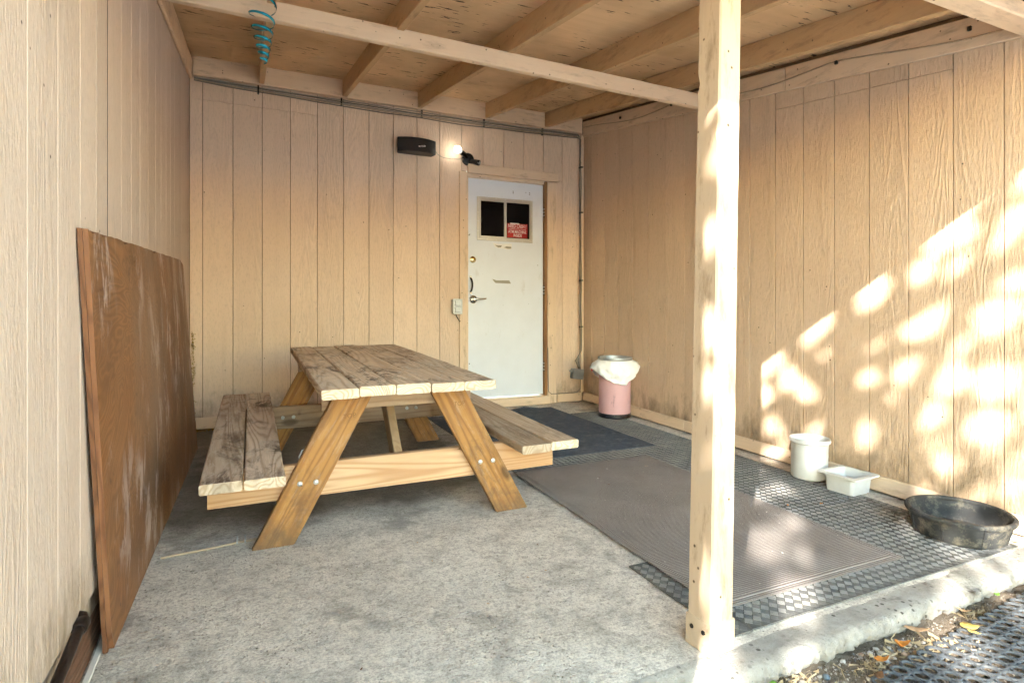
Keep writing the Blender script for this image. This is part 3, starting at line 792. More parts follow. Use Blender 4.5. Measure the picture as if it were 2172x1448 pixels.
def wander(a, b, n, amp, seed, sag=0):
    rn = random.Random(seed); a, b = Vector(a), Vector(b); out = []
    for i in range(n + 1):
        t = i / n; p = a.lerp(b, t)
        p += Vector((mnoise.noise((t * 7, seed, 0)), mnoise.noise((t * 7, seed, 3)) * .3, mnoise.noise((t * 7, seed, 6)))) * amp * (1 if 0 < i < n else .3)
        p.z -= sag * 4 * t * (1 - t); out.append(p)
    return out
cb = thing('cable_bundle', 'bundle of grey cables strung under the back ledger and down the corner', 'cables', (3.38, 0, .35))
cbl = cb.location
for i in range(5):
    z0 = 2.632 - i * .009
    pts = wander((.03, -.012 - .006 * (i % 2), z0 + .004 * i), (3.335, -.040, z0 - .006), 40, .010, 3 + i, .012 + .006 * i)
    pts += wander((3.350, -.042 - .006 * i, z0 - .03), (3.352 + .004 * (i % 3), -.046 - .006 * i, .52), 22, .007, 13 + i)
    e = [(3.340 - .01 * i, -.05, .42), (3.348 + .004 * i, -.05, .36 - .02 * i), (3.36, -.045, .30)]
    pts += [Vector(p) for p in e]
    tube('cable', [p - cbl for p in pts], .0042, (M_cable, M_cable2, M_cable, M_cablep, M_cable2)[i], cb, 6)
for z in (2.30, 1.86, 1.20, .75): box('cable_tie', -.034, -.010, -.082, -.036, z - .35 - .005, z - .35 + .005, M_dark, cb, bevel=.001)
for x in (.495, 1.122, 1.80, 2.38, 2.98): box('cable_clip', x - 3.38 - .03, x - 3.38 - .018, -.026, -.004, 2.575 - .35, 2.640 - .35, M_dark, cb, bevel=.001)
pts = [Vector((3.36, -.05, .30)), Vector((3.355, -.045, .14)), Vector((3.33, -.028, .112))] + wander((3.28, -.026, .108), (3.05, -.026, .106), 8, .006, 31) + [Vector((3.018, -.026, .13)), Vector((3.012, -.026, .30)), Vector((3.010, -.026, .55))]
tube('floor_wire', [p - cbl for p in pts], .0035, M_cable2, cb, 6)
# wire along the right wall's rake trim
rc = thing('wall_cable', 'thin dark cable looping along the trim on the right wall', 'cable', (RX - .024, -2.0, 2.35))
pts = []
for i in range(60):
    y = -.05 - 4.0 * i / 59
    sagk = .03 * abs(math.sin(y * 2.3)) + .012 * math.sin(y * 5)
    pts.append(Vector((RX - .028, y, TRIMB(y) + .088 - sagk)) - rc.location)
tube('cable', pts, .0036, M_cablep, rc, 6)
for y in (-.68, -1.36, -2.04, -2.75, -3.41): box('cable_staple', -.012, .001, y + 2 - .008, y + 2 + .008, TRIMB(y) + .08 - 2.35, TRIMB(y) + .10 - 2.35, M_dark, rc, bevel=.002)

# ribbon
vs, fs = [], []
NR = 150
for i in range(NR + 1):
    t = i / NR
    a = -2.2 + t * 2 * math.pi * 4.4 * (1 + .5 * t * t)
    r = .055 * (1 - t) ** .8 + .012
    z = .0 - .30 * (t ** .8)
    tw = .012 * (.35 + .65 * abs(math.cos(a * .5 + .5)))
    c = Vector((r * math.cos(a) + .01 * t, r * math.sin(a), z))
    up = Vector((math.cos(a) * .35, math.sin(a) * .35, .93)) * tw * .5
    vs += [c - up, c + up]
for i in range(NR): fs.append((2 * i, 2 * i + 1, 2 * i + 3, 2 * i + 2))
rb = obj('curly_ribbon', vs, fs, M_ribbon, loc=(.452, -1.99, 2.335), smooth=True)
sm = rb.modifiers.new('thick', 'SOLIDIFY'); sm.thickness = .0004
tag(rb, 'shiny blue curled ribbon dangling from the cross beam', 'ribbon')

# ------------------------------------------------------------------ picnic table
tb = thing('picnic_table', 'weathered wooden picnic table with orange A-frame legs', 'table', (1.018, -1.694, FL(1.018, -1.694) - .001), (.037, -.014, -.007))
HT, HS = .665, .361
wp = .1400
for i in range(5):
    x0 = -.357 + i * .1435
    f0 = (-.944, -.938, -.940, -.946, -.943)[i]; f1 = (.990, .978, .985, .982, .990)[i]
    plank('top_plank', x0, x0 + wp, f0, f1, HT - .038, HT + (.0, .001, .003, -.001, .0)[i], M_top, tb, 'y', 26, .004, .005, 10 + i, M_endg)
for s, m in ((-1, M_seatL), (1, M_seatR)):
    for i in range(2):
        u0 = .488 + i * .1455
        f0, f1 = (-.965, 1.03) if s < 0 else (-.935, 1.03)
        xa, xb = (u0, u0 + .1395) if s > 0 else (-u0 - .1395, -u0)
        plank('seat_plank', xa, xb, f0 + .004 * i, f1 - .006 * i, HS - .038, HS, m, tb, 'y', 26, .004, .005, 20 + i + 3 * s, M_endg)
sl = .535
for v0, v1 in ((-.736, -.698), (.698, .736)):
    for s in (-1, 1):
        ub, ut = .609, .609 - sl * (HT - .039)
        q = []
        for w, u in ((.003, ub), (HT - .039, ut)):
            q.append([(s * u, v0, w), (s * (u - .160), v0, w), (s * (u - .160), v1, w), (s * u, v1, w)])
        c = (Vector(q[0][0]) + Vector(q[1][1])) / 2
        ang = -s * math.atan(sl)
        bm = bmesh.new(); Mi = Matrix.Rotation(ang, 4, 'Y').inverted()
        bv = [bm.verts.new(Mi @ (Vector(p) - c)) for p in q[0] + q[1]]
        for f in HEXF: bm.faces.new([bv[i] for i in f])
        bmesh.ops.recalc_face_normals(bm, faces=bm.faces)
        bmesh.ops.bevel(bm, geom=bm.edges[:], offset=.004, segments=2, affect='EDGES')
        leg = bm_obj('leg', bm, M_leg, tb, loc=c, rot=(0, ang, 0))
        if v0 < 0:
            text('stamp', 'TOP', .028, M_ink, leg, (.012 if s > 0 else .022, -.0193, .245), (R(90), -ang + R(-4), 0), -.0003, ext=.0002)
    vb0, vb1 = (v0 + .038, v1 + .038) if v0 < 0 else (v0 - .038, v1 - .038)
    cb_ = plank('cross_member', -.764, .764, vb0 + .001, vb1 - .001, HS - .038 - .140, HS - .039, M_pine if v0 < 0 else M_pine_old, tb, 'x', 14, .001, .003, 40, M_endg)
    plank('top_cleat', -.33, .33, vb0 + .001, vb1 - .001, HT - .039 - .089, HT - .039, M_pine_old, tb, 'x', 8, .001, .003, 41)
    for s in (-1, 1):
        for du in (-.03, .033):
            uu = s * (.609 - sl * .252 - .080) + du
            fy = v0 - .0005 if v0 < 0 else vb0 + .0005
            lathe('bolt', [(.011, 0), (.0105, .003), (.007, .0065), (0, .008)], M_bolt, tb, 14, (uu, fy, .254), (R(90), 0, 0))
            if v0 > 0:
                lathe('nut', [(.011, .0), (.011, .009), (.005, .0095), (.005, .022), (0, .022)], M_steel, tb, 6, (uu, fy, .254), (R(90), 0, 0))
# centre braces
for s in (-1, 1):
    a = Vector((.0, s * .655, HS - .10)); b_ = Vector((.0, s * .31, HT - .040)); dd = (b_ - a).normalized()
    nn = Vector((0, -dd.z, dd.y)) * .0445; xx = Vector((.019, 0, 0))
    q = [a - xx - nn, a + xx - nn, a + xx + nn, a - xx + nn]
    for p in q: p.z = max(p.z, HS - .17)
    qt = [b_ - xx - nn, b_ + xx - nn, b_ + xx + nn, b_ - xx + nn]
    for p in qt: p += dd * ((HT - .0395 - p.z) / dd.z)
    hexa('brace', q + qt, M_brace, tb, bevel=.003)
# snap hook on the near cross member
hk = thing('snap_hook', 'bent steel snap hook on the near cross member by the left bench', 'hook', (.605, -2.345, .255), (0, 0, R(20)))
hk.location = (.612, -2.37, FL(.612, -2.37) + HS - .042 + .004)
tube('hook_loop', [(-.022, 0, .004), (-.026, 0, .022), (-.014, 0, .046), (.006, 0, .050), (.022, 0, .032), (.026, 0, .008)], .004, M_steel, hk, 8)
tube('hook_gate', [(-.024, 0, .005), (0, 0, .006), (.026, 0, .008)], .0035, M_steel, hk, 8)
# a dry leaf on the right bench
def leaf_mesh(length, width, curl, seed, n=8):
    rn = random.Random(seed); vs, fs = [], []
    for i in range(n + 1):
        t = i / n; w = width * math.sin(math.pi * t ** .8) ** .8 * (1 + rn.uniform(-.15, .15)) if 0 < i < n else .001
        z = curl * (t - .5) ** 2 * length * 2 + rn.uniform(0, .003)
        vs += [(t * length - length / 2, -w / 2, z + curl * w * .6), (t * length - length / 2, 0, z), (t * length - length / 2, w / 2, z + curl * w * .9)]
    for i in range(n):
        for j in (0, 1): fs.append((3 * i + j, 3 * i + j + 1, 3 * i + j + 4, 3 * i + j + 3))
    return vs, fs
def leafmat(name, c1, c2):
    k = NT(name, .6, .3); v = k.coord('obj'); k.color(k.mix(k.ramp(k.noise(v, 60, 5, .7), (.35, 0), (.65, 1)), c1, c2)); k.b.inputs['Subsurface Weight'].default_value = 0; return k.m
M_lfb = leafmat('leaf_brown', (.20, .09, .035), (.10, .05, .025)); M_lfo = leafmat('leaf_orange', (.55, .22, .04), (.42, .15, .03)); M_lfy = leafmat('leaf_yellow', (.66, .52, .14), (.55, .40, .10)); M_lft = leafmat('leaf_tan', (.58, .38, .22), (.42, .25, .14)); M_lfg = leafmat('leaf_green', (.12, .30, .04), (.20, .34, .05))
def leaf(x, y, z, length, width, curl, rz, mat, label, seed, group=None, rx=0):
    vs, fs = leaf_mesh(length, width, curl, seed)
    o = obj('fallen_leaf', vs, fs, mat, loc=(x, y, z), rot=(rx, 0, rz), smooth=True)
    s_ = o.modifiers.new('thick', 'SOLIDIFY'); s_.thickness = .0006
    return tag(o, label, 'leaf', group)
leaf(1.565, -1.22, FL(1.5, -1.2) + HS + .016, .10, .05, .6, R(20), M_lfb, 'curled dry brown leaf lying on the right bench', 5)

# ------------------------------------------------------------------ plywood sheet leaning on the left wall
ps = thing('plywood_sheet', 'large old brown plywood sheet leaning against the left wall', 'plywood', (.06, -2.96, FL(.06, -2.96)))
B0 = Vector((.016, -2.985, FL(.03, -2.985) + .002)); B1 = Vector((.070, -.585, FL(.08, -.585) + .004)); T0 = Vector((.003, -3.205, 1.062)); T1 = Vector((.003, -.800, 1.195))
nrm = (B1 - B0).cross(T0 - B0).normalized()
if nrm.x < 0: nrm = -nrm
def layer(name, d0, d1, mat, emat, rag, inset):
    NU, NV = 60, 34; vs, fs = [], []
    for side in (d1, d0):
        for j in range(NV + 1):
            for i in range(NU + 1):
                u, v = i / NU, j / NV
                uu = u * (1 - 2 * inset) + inset; vv = v * (1 - inset)
                p = B0.lerp(B1, uu).lerp(T0.lerp(T1, uu), vv)
                if rag:
                    if j == NV: p -= (T0 - B0).normalized() * (abs(mnoise.noise((u * 22, 1, rag))) ** 2 * .03 + (max(0, u - .93)) * .35)
                    if i in (0, NU): p += (B1 - B0).normalized() * mnoise.noise((v * 18, 3, rag)) * .0015
                    if i == 0 and v < .06: p += (B1 - B0).normalized() * .02 * (1 - v / .06)
                bow = .012 * math.sin(math.pi * u) * math.sin(math.pi * v)
                vs.append(p + nrm * (side + bow) - ps.location)
    n = (NU + 1) * (NV + 1); I = lambda i, j, s: s * n + j * (NU + 1) + i
    for j in range(NV):
        for i in range(NU):
            fs.append((I(i, j, 0), I(i + 1, j, 0), I(i + 1, j + 1, 0), I(i, j + 1, 0)))
            fs.append((I(i, j, 1), I(i + 1, j, 1), I(i + 1, j + 1, 1), I(i, j + 1, 1)))
    nf = len(fs)
    for i in range(NU):
        fs.append((I(i, 0, 0), I(i + 1, 0, 0), I(i + 1, 0, 1), I(i, 0, 1))); fs.append((I(i, NV, 0), I(i + 1, NV, 0), I(i + 1, NV, 1), I(i, NV, 1)))
    for j in range(NV):
        fs.append((I(0, j, 0), I(0, j + 1, 0), I(0, j + 1, 1), I(0, j, 1))); fs.append((I(NU, j, 0), I(NU, j + 1, 0), I(NU, j + 1, 1), I(NU, j, 1)))
    o = obj(name, vs, fs, [mat, emat], ps, smooth=True, autos=40)
    for k_ in range(nf, len(fs)): o.data.polygons[k_].material_index = 1
layer('back_ply', 0, .011, M_plyedge, M_plyedge, 0, 0)
layer('face_ply', .0115, .023, M_ply, M_plyedge, 4.2, .001)

# pipe beside the left wall
pp = thing('iron_pipe', 'rusty iron pipe with coupling along the foot of left wall', 'pipe', (.012, -3.216, .075))
tube('pipe_run', [(.004, -1.5, -.20), (.002, -.7, -.09), (0, .0, 0)], .0125, M_rust, pp, 18)
tube('coupling', [(0, -.012, 0), (0, -.006, 0), (0, .030, .0), (0, .036, 0)], .03, M_rust, pp, 20, radii=[.014, .0175, .0175, .014])
tube('elbow', [(0, .034, .003), (-.004, .05, .006), (-.02, .058, .008), (-.05, .06, .008)], .0125, M_rust, pp, 14)
# floor cable with clips
fc = thing('floor_cable', 'tan cable with two wire clips on the concrete by the table leg', 'cable', (.30, -2.34, FL(.3, -2.34)))
fl = fc.location
def fp(x, y, h=.005): return Vector((x, y, FL(x, y) + h)) - fl
tube('cable', [fp(.085, -2.36), fp(.15, -2.35), fp(.22, -2.345), fp(.30, -2.330), fp(.36, -2.322), fp(.44, -2.318), fp(.52, -2.30), fp(.60, -2.31)], .0045, M_cablep, fc, 6)
tube('cable', [fp(.28, -2.336, .004), fp(.34, -2.316, .004), fp(.40, -2.308, .004), fp(.50, -2.288, .004)], .0035, M_cablep, fc, 6)
for x in (.352, .382):
    tube('wire_clip', [fp(x, -2.322, .008) + Vector((0, .016 * math.cos(a), .008 + .014 * math.sin(a))) for a in [i * math.pi / 6 for i in range(12)]], .003, M_steel, fc, 6, closed=True)

# ------------------------------------------------------------------ mats
def mat_slab(name, x0, x1, y0, y1, h0, h1, mat, label, cat='mat', n=40, curl=None, bump=None, nyx=None):
    """a closed, gently wavy sheet lying on the slab"""
    cx, cy = (x0 + x1) / 2, (y0 + y1) / 2; z0 = FL(cx, cy)
    nx_, ny_ = nyx or (n, int(n * (y1 - y0) / (x1 - x0)) + 1)
    vs, fs = [], []
    for s in (1, 0):
        for j in range(ny_ + 1):
            for i in range(nx_ + 1):
                x = x0 + (x1 - x0) * i / nx_; y = y0 + (y1 - y0) * j / ny_
                e = (.003 * mnoise.noise((x * 7, y * 7, 1)) if i in (0, nx_) or j in (0, ny_) else 0)
                z = FL(x, y) + (h1 if s else h0) + (.0022 * mnoise.noise((x * 4, y * 4, 8)) if s else 0)
                if s and bump: z += bump(x, y)
                if curl: z += curl(x, y)
                vs.append((x + e - cx, y + e - cy, z - z0))
    N2 = (nx_ + 1) * (ny_ + 1); I = lambda i, j, s: (0 if s else N2) + j * (nx_ + 1) + i
    for j in range(ny_):
        for i in range(nx_):
            fs.append((I(i, j, 1), I(i + 1, j, 1), I(i + 1, j + 1, 1), I(i, j + 1, 1))); fs.append((I(i, j, 0), I(i, j + 1, 0), I(i + 1, j + 1, 0), I(i + 1, j, 0)))
    for i in range(nx_): fs += [(I(i, 0, 1), I(i, 0, 0), I(i + 1, 0, 0), I(i + 1, 0, 1)), (I(i, ny_, 1), I(i + 1, ny_, 1), I(i + 1, ny_, 0), I(i, ny_, 0))]
    for j in range(ny_): fs += [(I(0, j, 1), I(0, j + 1, 1), I(0, j + 1, 0), I(0, j, 0)), (I(nx_, j, 1), I(nx_, j, 0), I(nx_, j + 1, 0), I(nx_, j + 1, 1))]
    return vs, fs, (cx, cy, z0)

# checker-plate rubber runner
def checker(name, x0, x1, y0, y1, label, h0=.001):
    vs, fs, c = mat_slab(name, x0, x1, y0, y1, h0, h0 + .0045, None, None, n=30)
    t = thing(name, label, 'mat', c)
    obj('mat_sheet', vs, fs, M_ckbase, t, smooth=True, autos=40)
    vs, fs = [], []
    cs = .026; e1 = Vector((math.cos(R(45)), math.sin(R(45)))); e2 = Vector((-e1.y, e1.x))
    nn = int(4 / cs)
    def bar(o, a, b, la, lb, h):
        k0 = len(vs)
        for s in (0, 1):
            for q in ((0, 0), (la, 0), (la, lb), (0, lb)):
                ins = .0006 * s
                qa = q[0] + (ins if q[0] == 0 else -ins); qb = q[1] + (ins if q[1] == 0 else -ins)
                p = o + a * qa + b * qb
                vs.append((p.x - c[0], p.y - c[1], FL(p.x, p.y) + h0 + .0035 + (h if s else 0) + .0022 * mnoise.noise((p.x * 4, p.y * 4, 8)) - c[2]))
        for f in ((4, 5, 6, 7), (0, 1, 5, 4), (1, 2, 6, 5), (2, 3, 7, 6), (3, 0, 4, 7)): fs.append(tuple(k0 + i for i in f))
    O = Vector((x0, y0)); plain_cells = []
    for i in range(-nn, nn):
        for j in range(-nn, nn):
            p = O + e1 * (i * cs) + e2 * (j * cs)
            m = p + (e1 + e2) * cs / 2
            if not (x0 + .014 < m.x < x1 - .014 and y0 + .014 < m.y < y1 - .014): continue
            if 1.82 < m.x < 2.68 and -3.48 < m.y < -1.98 and x1 > 2: continue       # under the brown mat
            if m.x < 2.88 and m.y > -1.69: continue                                # under the diamond mat
            if (i + j) % 2:
                for k_ in range(4): bar(p + e1 * (.0015 + k_ * .0064), e1, e2, .0032, cs - .002, .0028)
            else: plain_cells.append(p)
    o = obj('raised_ribs', vs, fs, M_cktop, t); o['kind'] = 'stuff'
    vs, fs = [], []
    for p in plain_cells: bar(p + (e1 + e2) * .001, e1, e2, cs - .002, cs - .002, .0016)
    o = obj('plain_pads', vs, fs, M_ckpad, t); o['kind'] = 'stuff'
checker('checker_runner_mat', 1.80, 3.272, -3.645, -.55, 'grey checker-plate rubber runner mat along the right wall')
checker('checker_mat_strip', 1.700, 1.796, -3.650, -3.145, 'narrow grey checker-plate mat strip poking out left of the brown mat')

# diamond mat
def dia(x, y):
    u = (x + y) / .075; v = (x - y) / .075
    du = abs(u - round(u)); dv = abs(v - round(v))
    edge = min(x - 1.76, 2.925 - x, y + 1.735, -.235 - y)
    if edge < .05: return -.004 * (1 - edge / .05)
    s = .5 + .5 * math.sin(v * math.pi * 2)
    return .0045 * min(1, min(du, 9) * 5) * (.35 + .65 * s) - .002
vs, fs, c = mat_slab('d', 1.755, 2.93, -1.74, -.23, .0075, .0150, None, None, nyx=(160, 200), bump=dia,
                     curl=lambda x, y: .022 * max(0, 1 - abs(x - 2.66) / .16) * max(0, (y + .36) / .13))
o = obj('diamond_mat', vs, fs, M_diam, loc=c, smooth=True, autos=50); tag(o, 'dark blue-black rubber mat with diagonal ridges in front of the door', 'mat')
# brown ribbed mat
def brn(x, y):
    e = min(x - 1.782, 2.718 - x, y + 3.53, -1.925 - y)
    return -.0035 if e < .03 else (.0008)
vs, fs, c = mat_slab('b', 1.782, 2.718, -3.53, -1.925, .0085, .0155, None, None, nyx=(110, 190), bump=brn)
o = obj('ribbed_mat', vs, fs, M_rib, loc=c, smooth=True, autos=50); tag(o, 'large brown ribbed doormat on top of the checker mat', 'mat')

# ring mat outside
rmx = thing('ring_mat', 'grey rubber ring mat full of round holes on the dirt', 'mat', (2.5, -3.95, GZ + .015), (0, 0, R(5.8)))
vs, fs = [], []
PIT = .050; RH = .0165
def ringcell(cx_, cy_):
    NS = 24; inn, outt = [], []
    for i in range(NS):
        a = 2 * math.pi * i / NS + R(30)
        aa = ((math.degrees(a) + 30) % 60) - 30                # hexagon with its flats facing the neighbours
        ro = PIT / 2 / math.cos(R(aa))
        cdeg = 30 - abs(aa)
        if cdeg < 12: ro -= (.0052) * (1 - (cdeg / 12) ** 2)
        inn.append((cx_ + RH * math.cos(a), cy_ + RH * math.sin(a))); outt.append((cx_ + ro * math.cos(a), cy_ + ro * math.sin(a)))
    k0 = len(vs); H = .0065
    for lst, z in ((inn, H - .002), (inn, 0), (outt, H - .001), (outt, 0)): vs.extend((x, y, z) for x, y in lst)
    rim = [(cx_ + (RH + .0025) * math.cos(2 * math.pi * i / NS + R(30)), cy_ + (RH + .0025) * math.sin(2 * math.pi * i / NS + R(30))) for i in range(NS)]
    vs.extend((x, y, H) for x, y in rim)
    for i in range(NS):
        j = (i + 1) % NS
        fs.append((k0 + i, k0 + j, k0 + 4 * NS + j, k0 + 4 * NS + i))
        fs.append((k0 + 4 * NS + i, k0 + 4 * NS + j, k0 + 2 * NS + j, k0 + 2 * NS + i))
        fs.append((k0 + i, k0 + NS + i, k0 + NS + j, k0 + j))
        fs.append((k0 + 2 * NS + i, k0 + 2 * NS + j, k0 + 3 * NS + j, k0 + 3 * NS + i))
ccell = 0
for j in range(-12, 4):
    for i in range(-18, 22):
        x = i * PIT + (PIT / 2 if j % 2 else 0); y = j * PIT * math.sqrt(3) / 2
        if -.52 < x < .80 and -.44 < y < .105: ringcell(x, y)
obj('rubber_rings', vs, fs, M_ring, rmx, smooth=True, autos=50)

# ------------------------------------------------------------------ bin, tubs, pan
tc = thing('trash_can', 'pink painted trash can with white liner bag in the back right corner', 'trash can', (3.236, -.805, FL(3.236, -.805) + .010), TILT)
lathe('base_ring', [(0, 0), (.132, 0), (.137, .006), (.135, .034), (.130, .038)], M_blackpaint, tc, 40)
lathe('body', [(.130, .032), (.1335, .038), (.1325, .25), (.134, .46), (.128, .47), (.126, .10), (0, .09)], M_pink, tc, 44)
lathe('metal_rim', [(.128, .480), (.142, .482), (.145, .490), (.145, .498), (.142, .504), (.134, .504), (.131, .496)], M_steel, tc, 44, closed=True)
vs, fs = [], []
NS, NR_ = 96, 16
for i in range(NS):
    a = 2 * math.pi * i / NS
    ca = math.cos(a - math.atan2(-.4138, .9104)); sa = math.sin(a - math.atan2(-.4138, .9104))
    side = abs(ca) ** 3
    hem = .295 + .10 * side + .02 * math.sin(2 * a + 1)
    if ca > .5: hem += .018
    for j in range(NR_ + 1):
        t = j / NR_
        z = .482 + (hem - .482) * t
        r = .1445 + (.014 + .062 * side) * math.sin(min(1, t * 1.15) * math.pi / 2) ** 1.1 - .02 * t * t * side
        r += (.010 * mnoise.noise((a * 4, t * 3, 1)) + .009 * mnoise.noise((a * 11, t * 4, 4)) + .005 * mnoise.noise((a * 24, t * 9, 7))) * min(1, t * 3)
        vs.append((r * math.cos(a), r * math.sin(a), z + .005 * mnoise.noise((a * 5, t * 2, 9)) * t))
m_ = NR_ + 1
for i in range(NS):
    for j in range(NR_): fs.append((i * m_ + j, ((i + 1) % NS) * m_ + j, ((i + 1) % NS) * m_ + j + 1, i * m_ + j + 1))
bg = obj('liner_bag', vs, fs, M_bag, tc, smooth=True)
s_ = bg.modifiers.new('thick', 'SOLIDIFY'); s_.thickness = .0012
for sgn, zz in ((-1, .397), (1, .410)):
    c = Vector((.9104, -.4138, 0)) * sgn * .192
    tube('red_drawstring', [c + Vector((0, 0, zz + .012)), c * 1.035 + Vector((0, 0, zz)), c * 1.0 + Vector((0, 0, zz - .014))], .007, M_red, tc, 8)

tu = thing('round_tub', 'tall round milky plastic tub standing by the right wall', 'tub', (3.292, -2.648, FL(3.292, -2.648) + .0075), TILT)
lathe('tub_body', [(0, 0), (.089, 0), (.0945, .007), (.0958, .205), (.0930, .205), (.0895, .010), (0, .006)], M_milk, tu, 48)
lathe('tub_rim', [(.0958, .196), (.1055, .202), (.1070, .214), (.1045, .222), (.0990, .222), (.0935, .212), (.0935, .203)], M_milk, tu, 48, closed=True)
# square pan
def rrect(hx, hy, r, n=5):
    out = []
    for cx_, cy_, a0 in ((hx - r, hy - r, 0), (-hx + r, hy - r, 90), (-hx + r, -hy + r, 180), (hx - r, -hy + r, 270)):
        for i in range(n + 1):
            a = R(a0 + 90 * i / n); out.append((cx_ + r * math.cos(a), cy_ + r * math.sin(a)))
    return out
def loft(name, loops, mat, parent, cap0=True, cap1=True, autos=40):
    vs, fs = [], []; n = len(loops[0][0])
    for pts, z in loops: vs += [(x, y, z) for x, y in pts]
    for k_ in range(len(loops) - 1):
        for i in range(n): fs.append((k_ * n + i, k_ * n + (i + 1) % n, (k_ + 1) * n + (i + 1) % n, (k_ + 1) * n + i))
    if cap0: fs.append(tuple(range(n)))
    if cap1: fs.append(tuple(range((len(loops) - 1) * n, len(loops) * n)))
    return obj(name, vs, fs, mat, parent, smooth=True, autos=autos)
sq = thing('food_container', 'small square milky plastic container with a flat rim beside the tub', 'container', (3.275, -2.895, FL(3.275, -2.895) + .0035), (TILT[0], TILT[1], R(4)))
loft('container_body', [(rrect(.076, .070, .02), 0), (rrect(.080, .074, .022), .004), (rrect(.084, .080, .022), .075), (rrect(.088, .086, .022), .077), (rrect(.088, .086, .022), .096), (rrect(.085, .083, .02), .096), (rrect(.082, .078, .02), .074), (rrect(.077, .071, .02), .008)], M_milk, sq)
loft('container_rim', [(rrect(.087, .085, .02), .094), (rrect(.104, .104, .012), .094), (rrect(.105, .105, .012), .090), (rrect(.107, .107, .012), .090), (rrect(.107, .107, .012), .098), (rrect(.087, .085, .02), .099), (rrect(.087, .085, .02), .094)], M_milk, sq, False, False)
pn = thing('feed_pan', 'wide black rubber feed pan on the mat by the right wall', 'pan', (3.175, -3.475, FL(3.175, -3.475) + .0085), TILT)
pn.scale = (.83, .83, .9)
lathe('pan_body', [(0, 0), (.188, 0), (.198, .006), (.222, .100), (.214, .100), (.188, .014), (0, .012)], M_pan, pn, 64)
lathe('pan_rim', [(.2215, .094), (.232, .095), (.236, .102), (.236, .112), (.231, .117), (.218, .117), (.2125, .108), (.2135, .098)], M_pan, pn, 64, closed=True)
for a in range(0, 360, 45):
    c_, s2 = math.cos(R(a + 10)), math.sin(R(a + 10))
    tube('pan_rib', [(c_ * .199, s2 * .199, .008), (c_ * .2215, s2 * .2215, .092)], .003, M_pan, pn, 6)

# ------------------------------------------------------------------ moss in the left corner
vs, fs = [], []
rm = random.Random(3)
for i in range(900):
    if i < 650: x = .015 + abs(rm.gauss(0, .010)); z = rm.choice((rm.uniform(.10, .22), rm.uniform(.35, .72), rm.uniform(.0, .75))); y = -.004 - abs(rm.gauss(0, .006))
    else: x = rm.uniform(.01, .35) ** 1.3; z = FL(x, 0) + abs(rm.gauss(0, .007)); y = -.022 - abs(rm.gauss(0, .008))
    s2 = rm.uniform(.003, .009); k0 = len(vs); c = Vector((x, y, z))
    for q in range(3): vs.append(c + Vector((rm.uniform(-1, 1), rm.uniform(-1, .2), rm.uniform(-1, 1))) * s2)
    fs.append((k0, k0 + 1, k0 + 2))
o = obj('corner_moss', vs, fs, M_gold); o['kind'] = 'stuff'; o['label'] = 'yellow moss growing in the back left corner'; o['category'] = 'moss'

# ------------------------------------------------------------------ litter outside
rl = random.Random(21)
def pebble_mesh(seed, s):
    rn = random.Random(seed); bm = bmesh.new(); bmesh.ops.create_icosphere(bm, subdivisions=2, radius=1)
    sx, sy, sz = s * rn.uniform(.8, 1.3), s * rn.uniform(.6, 1), s * rn.uniform(.4, .65)
    for v in bm.verts:
        k_ = 1 + .22 * mnoise.noise(v.co * 1.3 + Vector((seed, 0, 0))); v.co = Vector((v.co.x * sx, v.co.y * sy, v.co.z * sz)) * k_
    me = bpy.data.meshes.new('pebble'); bm.to_mesh(me); bm.free()
    for p in me.polygons: p.use_smooth = True
    return me
PM = [plain('pebble_grey', (.30, .31, .32), .7), plain('pebble_pale', (.52, .48, .42), .7), plain('pebble_tan', (.42, .29, .20), .7), plain('pebble_blue', (.12, .16, .20), .6)]
meshes = []
for i in range(10):
    me = pebble_mesh(i, .010); me.materials.append(PM[(0, 1, 1, 2, 0, 3, 1, 2, 0, 1)[i]]); meshes.append(me)
for i in range(70):
    x = rl.uniform(1.62, 2.35); y = edge_y(x) - .012 - abs(rl.gauss(0, .07))
    if y < -4.02: y = -3.9
    o = bpy.data.objects.new('pebble', meshes[i % 10]); s2 = rl.uniform(.5, 1.25)
    o.scale = (s2, s2, s2); o.location = (x, y, dirt_z(x, y) + .003 * s2); o.rotation_euler = (rl.uniform(-.4, .4), rl.uniform(-.4, .4), rl.uniform(0, 6.3)); COL.objects.link(o)
    tag(o, 'small rounded pebble in the dirt beside the slab edge', 'pebble', 'pebbles in the dirt')
vs, fs = [], []
for i in range(5000):
    x = rl.uniform(1.3, 3.4); y = edge_y(x) - .005 - rl.random() ** 1.3 * .5
    s2 = rl.uniform(.0015, .005) * (1.3 if x < 2.3 else .8); k0 = len(vs); c = Vector((x, y, dirt_z(x, y) + s2 * .3))
    for v in ((1, 0, -.3), (-.5, .9, -.3), (-.5, -.9, -.3), (0, 0, .8)): vs.append(c + Vector(v) * s2 * rl.uniform(.7, 1.3))
    fs += [(k0, k0 + 1, k0 + 3), (k0 + 1, k0 + 2, k0 + 3), (k0 + 2, k0, k0 + 3)]
def m_grit():
    k = NT('grit', .9, .2); r = k.n('NewGeometry').outputs['Random Per Island']
    k.color(k.ramp(r, (0, (.10, .08, .06)), (.4, (.24, .20, .16)), (.7, (.42, .38, .33)), (1, (.18, .17, .16)))); return k.m
o = obj('gravel', vs, fs, m_grit()); o['kind'] = 'stuff'
